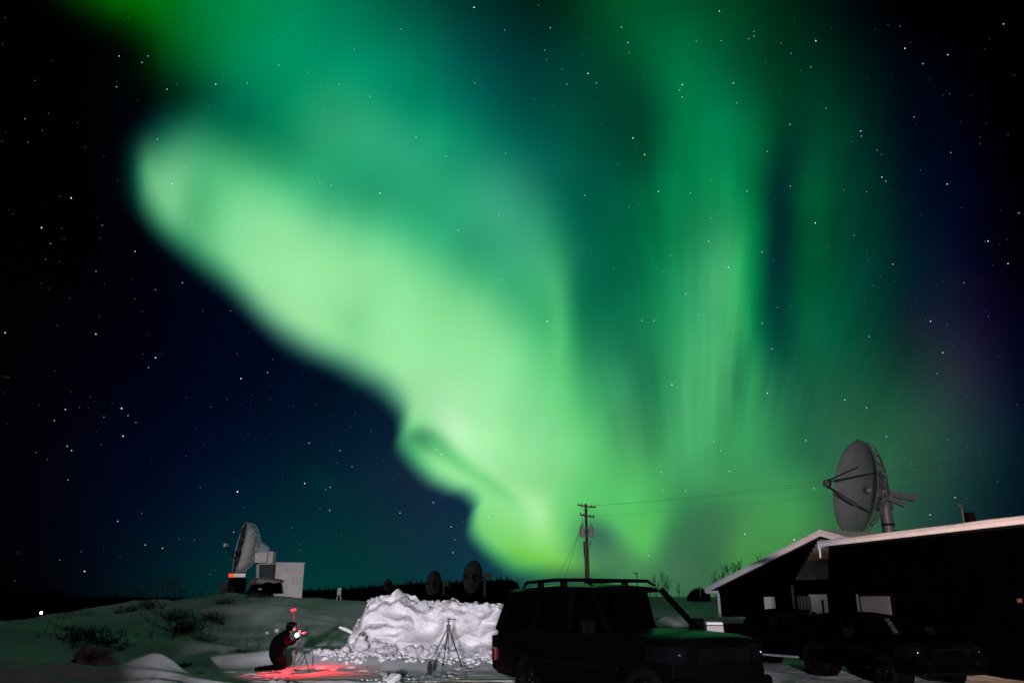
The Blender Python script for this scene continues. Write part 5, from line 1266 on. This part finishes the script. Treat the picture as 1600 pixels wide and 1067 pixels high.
# head with a face inside the hood
hc = Vector((.295, 0, 1.0))
hb = MB(); t_ = bmesh.new(); bmesh.ops.create_icosphere(t_, subdivisions=4, radius=1)
mp = {}
for v in t_.verts:
    p = v.co.copy(); r = Vector((p.x * .098, p.y * .075, p.z * .118))
    if p.z < 0: r.x *= 1 - .18 * -p.z; r.y *= 1 - .3 * -p.z
    r.x += .028 * math.exp(-((p.y / .16) ** 2 + ((p.z + .08) / .20) ** 2)) * (p.x > 0)          # nose
    for s in (-1, 1): r.x -= .014 * math.exp(-(((p.y - s * .36) / .17) ** 2 + ((p.z - .08) / .14) ** 2)) * (p.x > 0)   # eye hollows
    r.x += .008 * math.exp(-((p.y / .3) ** 2 + ((p.z + .46) / .08) ** 2)) * (p.x > 0) - .006 * math.exp(-((p.y / .3) ** 2 + ((p.z + .40) / .03) ** 2)) * (p.x > 0)
    q3 = Matrix.Rotation(R(22), 3, 'Y') @ r; mp[v] = hb.b.verts.new(hc + q3)
for f in t_.faces: hb.b.faces.new([mp[v] for v in f.verts])
t_.free(); hb.build('head', 'skin', person, True, sharp=180)
for s in (-1, 1): MB().rock(hc + Matrix.Rotation(R(22), 3, 'Y') @ Vector((.081, s * .028, .012)), .012, sub=2, amp=0, squash=1).build('eye', 'white_trim', person, True)
hood = MB()
rings = []
for i in range(9):
    f = i / 8; a = R(-38 + 150 * f)      # from face opening over the crown to the nape
for k in range(16):
    ring = []
    for j in range(13):
        th = R(-125 + 250 * j / 12); rad = .118 + .012 * math.sin(k * 1.3) * .3
        xx = .075 - .20 * k / 15; sc = math.sqrt(max(.05, 1 - ((k - 4) / 13.) ** 2)) if k > 4 else 1
        p = Vector((xx, math.sin(th) * rad * sc * .92, math.cos(th) * (rad + .02) * sc))
        ring.append(hood.b.verts.new(hc + Matrix.Rotation(R(22), 3, 'Y') @ p))
    rings.append(ring)
for a, c in zip(rings, rings[1:]):
    for j in range(12): hood.b.faces.new((a[j], a[j + 1], c[j + 1], c[j]))
hood.b.faces.new(rings[-1])
ho = hood.build('hood', 'coat', person, True, sharp=180); sd = ho.modifiers.new('thick', 'SOLIDIFY'); sd.thickness = .02
def glove(side, wrist, aim):
    w, a = Vector(wrist), Vector(aim).normalized(); up = Vector((0, 0, 1)); rt = a.cross(up).normalized(); up = rt.cross(a)
    vs = [(w, .030), (w + a * .05, .036), (w + a * .085, .034)]; ed_ = [(0, 1), (1, 2)]
    o = skinned('glove', [(v, r) for v, r in vs], ed_, 'glove', person, 0, 1)
    for j, (sp_, ln) in enumerate([(-.030, .060), (-.010, .070), (.010, .066), (.030, .052)]):
        b0 = w + a * .08 + up * -sp_ ; b1 = b0 + a * ln * .5; b2 = b1 + (a * .3 + rt * -side * .8).normalized() * ln * .45; b3 = b2 + (a * -.5 + rt * -side * .8).normalized() * ln * .3
        MB().tube([b0 - a * .015, b1, b2, b3], [.011, .0105, .010, .008], 6).build('finger', 'glove', o, True)
    b0 = w + a * .035 + up * .028; MB().tube([b0, b0 + (a * .6 + up * .7) * .035, b0 + (a * 1.1 + up * .5 - rt * side * .3) * .055], [.013, .012, .009], 6).build('thumb', 'glove', o, True)
glove(-1, (.42, -.09, .715), (.5, .25, .25)); glove(1, (.42, .08, .735), (.5, -.25, .2))
for s in (-1, 1):
    MB().box((-.36, s * .135, .05), (.12, .09, .08)).box((-.43, s * .135, .06), (.07, .085, .10)).build('boot', 'rubber', person, bevel=.02)
hl = MB().tube([hc + Vector((.02 * 0 + math.cos(R(a)) * .122, math.sin(R(a)) * .115, .055 - .04 * math.cos(R(a)))) for a in range(0, 361, 20)], .009, 5, caps=False).build('headlamp_strap', 'fabric', person)
MB().box(hc + Vector((.145, 0, .03)), (.03, .055, .04)).build('headlamp', 'dark_trim', person, bevel=.008)
MB().box(hc + Vector((.162, 0, .028)), (.006, .03, .02)).build('headlamp_lens', 'red_glow', person)
l = bpy.data.lights.new('headlamp_beam', 'SPOT'); l.energy = 360; l.color = (1., .02, .03); l.spot_size = R(124); l.spot_blend = 1.; l.shadow_soft_size = .02
o = bpy.data.objects.new('headlamp_beam', l); C.objects.link(o); o.parent = person; o.location = hc + Vector((.19, -.03, .02)); o.rotation_euler = Vector((.12, -.1, -.95)).to_track_quat('-Z', 'Y').to_euler()
# the photographer's tripod and camera
tx = (474 - 800) / 1286 * PD; tz = gz(tx, PD)
T0 = Vector((tx, PD - .02, tz)); rel = lambda px, dy: Vector(((px - 800) / 1286 * (PD + dy) - tx, dy, gz((px - 800) / 1286 * (PD + dy), PD + dy) - tz))
t = tripod('tripod', 'short tripod lit red in front of the kneeling photographer', T0, .72, [rel(461, .22), rel(465, -.38), rel(492, -.1)], 'tripod_grey')
cm = thing('camera_on_tripod', 'camera with a glowing white screen on the red lit tripod', 'camera', T0 + Vector((-.02, 0, .84)), R(8))
cb = MB().box((0, 0, 0), (.085, .14, .10)).build('body', 'camera_body', cm, bevel=.012)
MB().box((0, 0, .065), (.06, .06, .04), taper=.7).build('viewfinder_hump', 'camera_body', cm, bevel=.006)
MB().lathe([(.034, 0), (.038, .02), (.036, .09), (.042, .12), (.0, .11)], (.04, 0, -.005), (1, 0, .25), 18).build('lens', 'camera_body', cm, True)
MB().lathe([(0, 0), (.047, 0), (.047, .008), (0, .010)], (-.055, -.088, -.02), (-.35, -1, .1), 20).build('screen', 'screen', cm)
MB().tube([(-.055, -.086, -.02), (-.02, -.05, -.01)], .012, 6).build('screen_arm', 'camera_body', cm)
MB().box((0, 0, -.07), (.05, .06, .04)).build('mount', 'tripod', cm)
# red trail of a moving headlamp, built as a glowing curved rod
wb = P(452, 1000, 21.6); wt = P(457, 953, 21.6); wx = wb.x; wz = gz(wx, 21.6)
t = thing('headlamp_trail', 'red motion trail of a headlamp built as a curved rod above the kneeling photographer', 'light trail', (wx, 21.6, wz))
hz = wt.z - wz
MB().tube([(.0, 0, hz * .56), (.02, 0, hz * .62), (.05, 0, hz * .72), (.08, 0, hz * .86), (.03, 0, hz * .98)], [.010, .012, .014, .016, .02], 8).build('stem', 'trail_glow', t, True)
MB().tube([(-.03, 0, -.1), (-.06, 0, hz * .40), (-.0, 0, hz * .56)], .013, 8).build('trail_support', 'dark_steel', t, True)  # added stake that carries the trail rod
MB().box((.04, 0, hz + .01), (.14, .05, .06), Matrix.Rotation(R(-14), 3, 'Y')).build('trail_end', 'red_glow', t, bevel=.015)
for (px, py, D, r, lb) in [(418, 988, 25, .05, 'small bright snow lump farthest left behind the photographer'), (432, 985, 25, .075, 'longer bright snow lump against the photographer back'), (437, 991, 24.6, .065, 'lowest bright snow lump behind the photographer')]:
    p = P(px, py, D); chunk(p.x, D, p.z, r, lb, 'snow lumps behind the photographer')
p = P(540, 983, 22.9); o = MB().tube([p + Vector((-.18, 0, .06)), p, p + Vector((.2, 0, -.09))], [.03, .05, .035], 8).build('snowy_stick', 'snow_pile', None, True); tag(o, 'snow coated stick poking left out of the snow pile', 'stick')
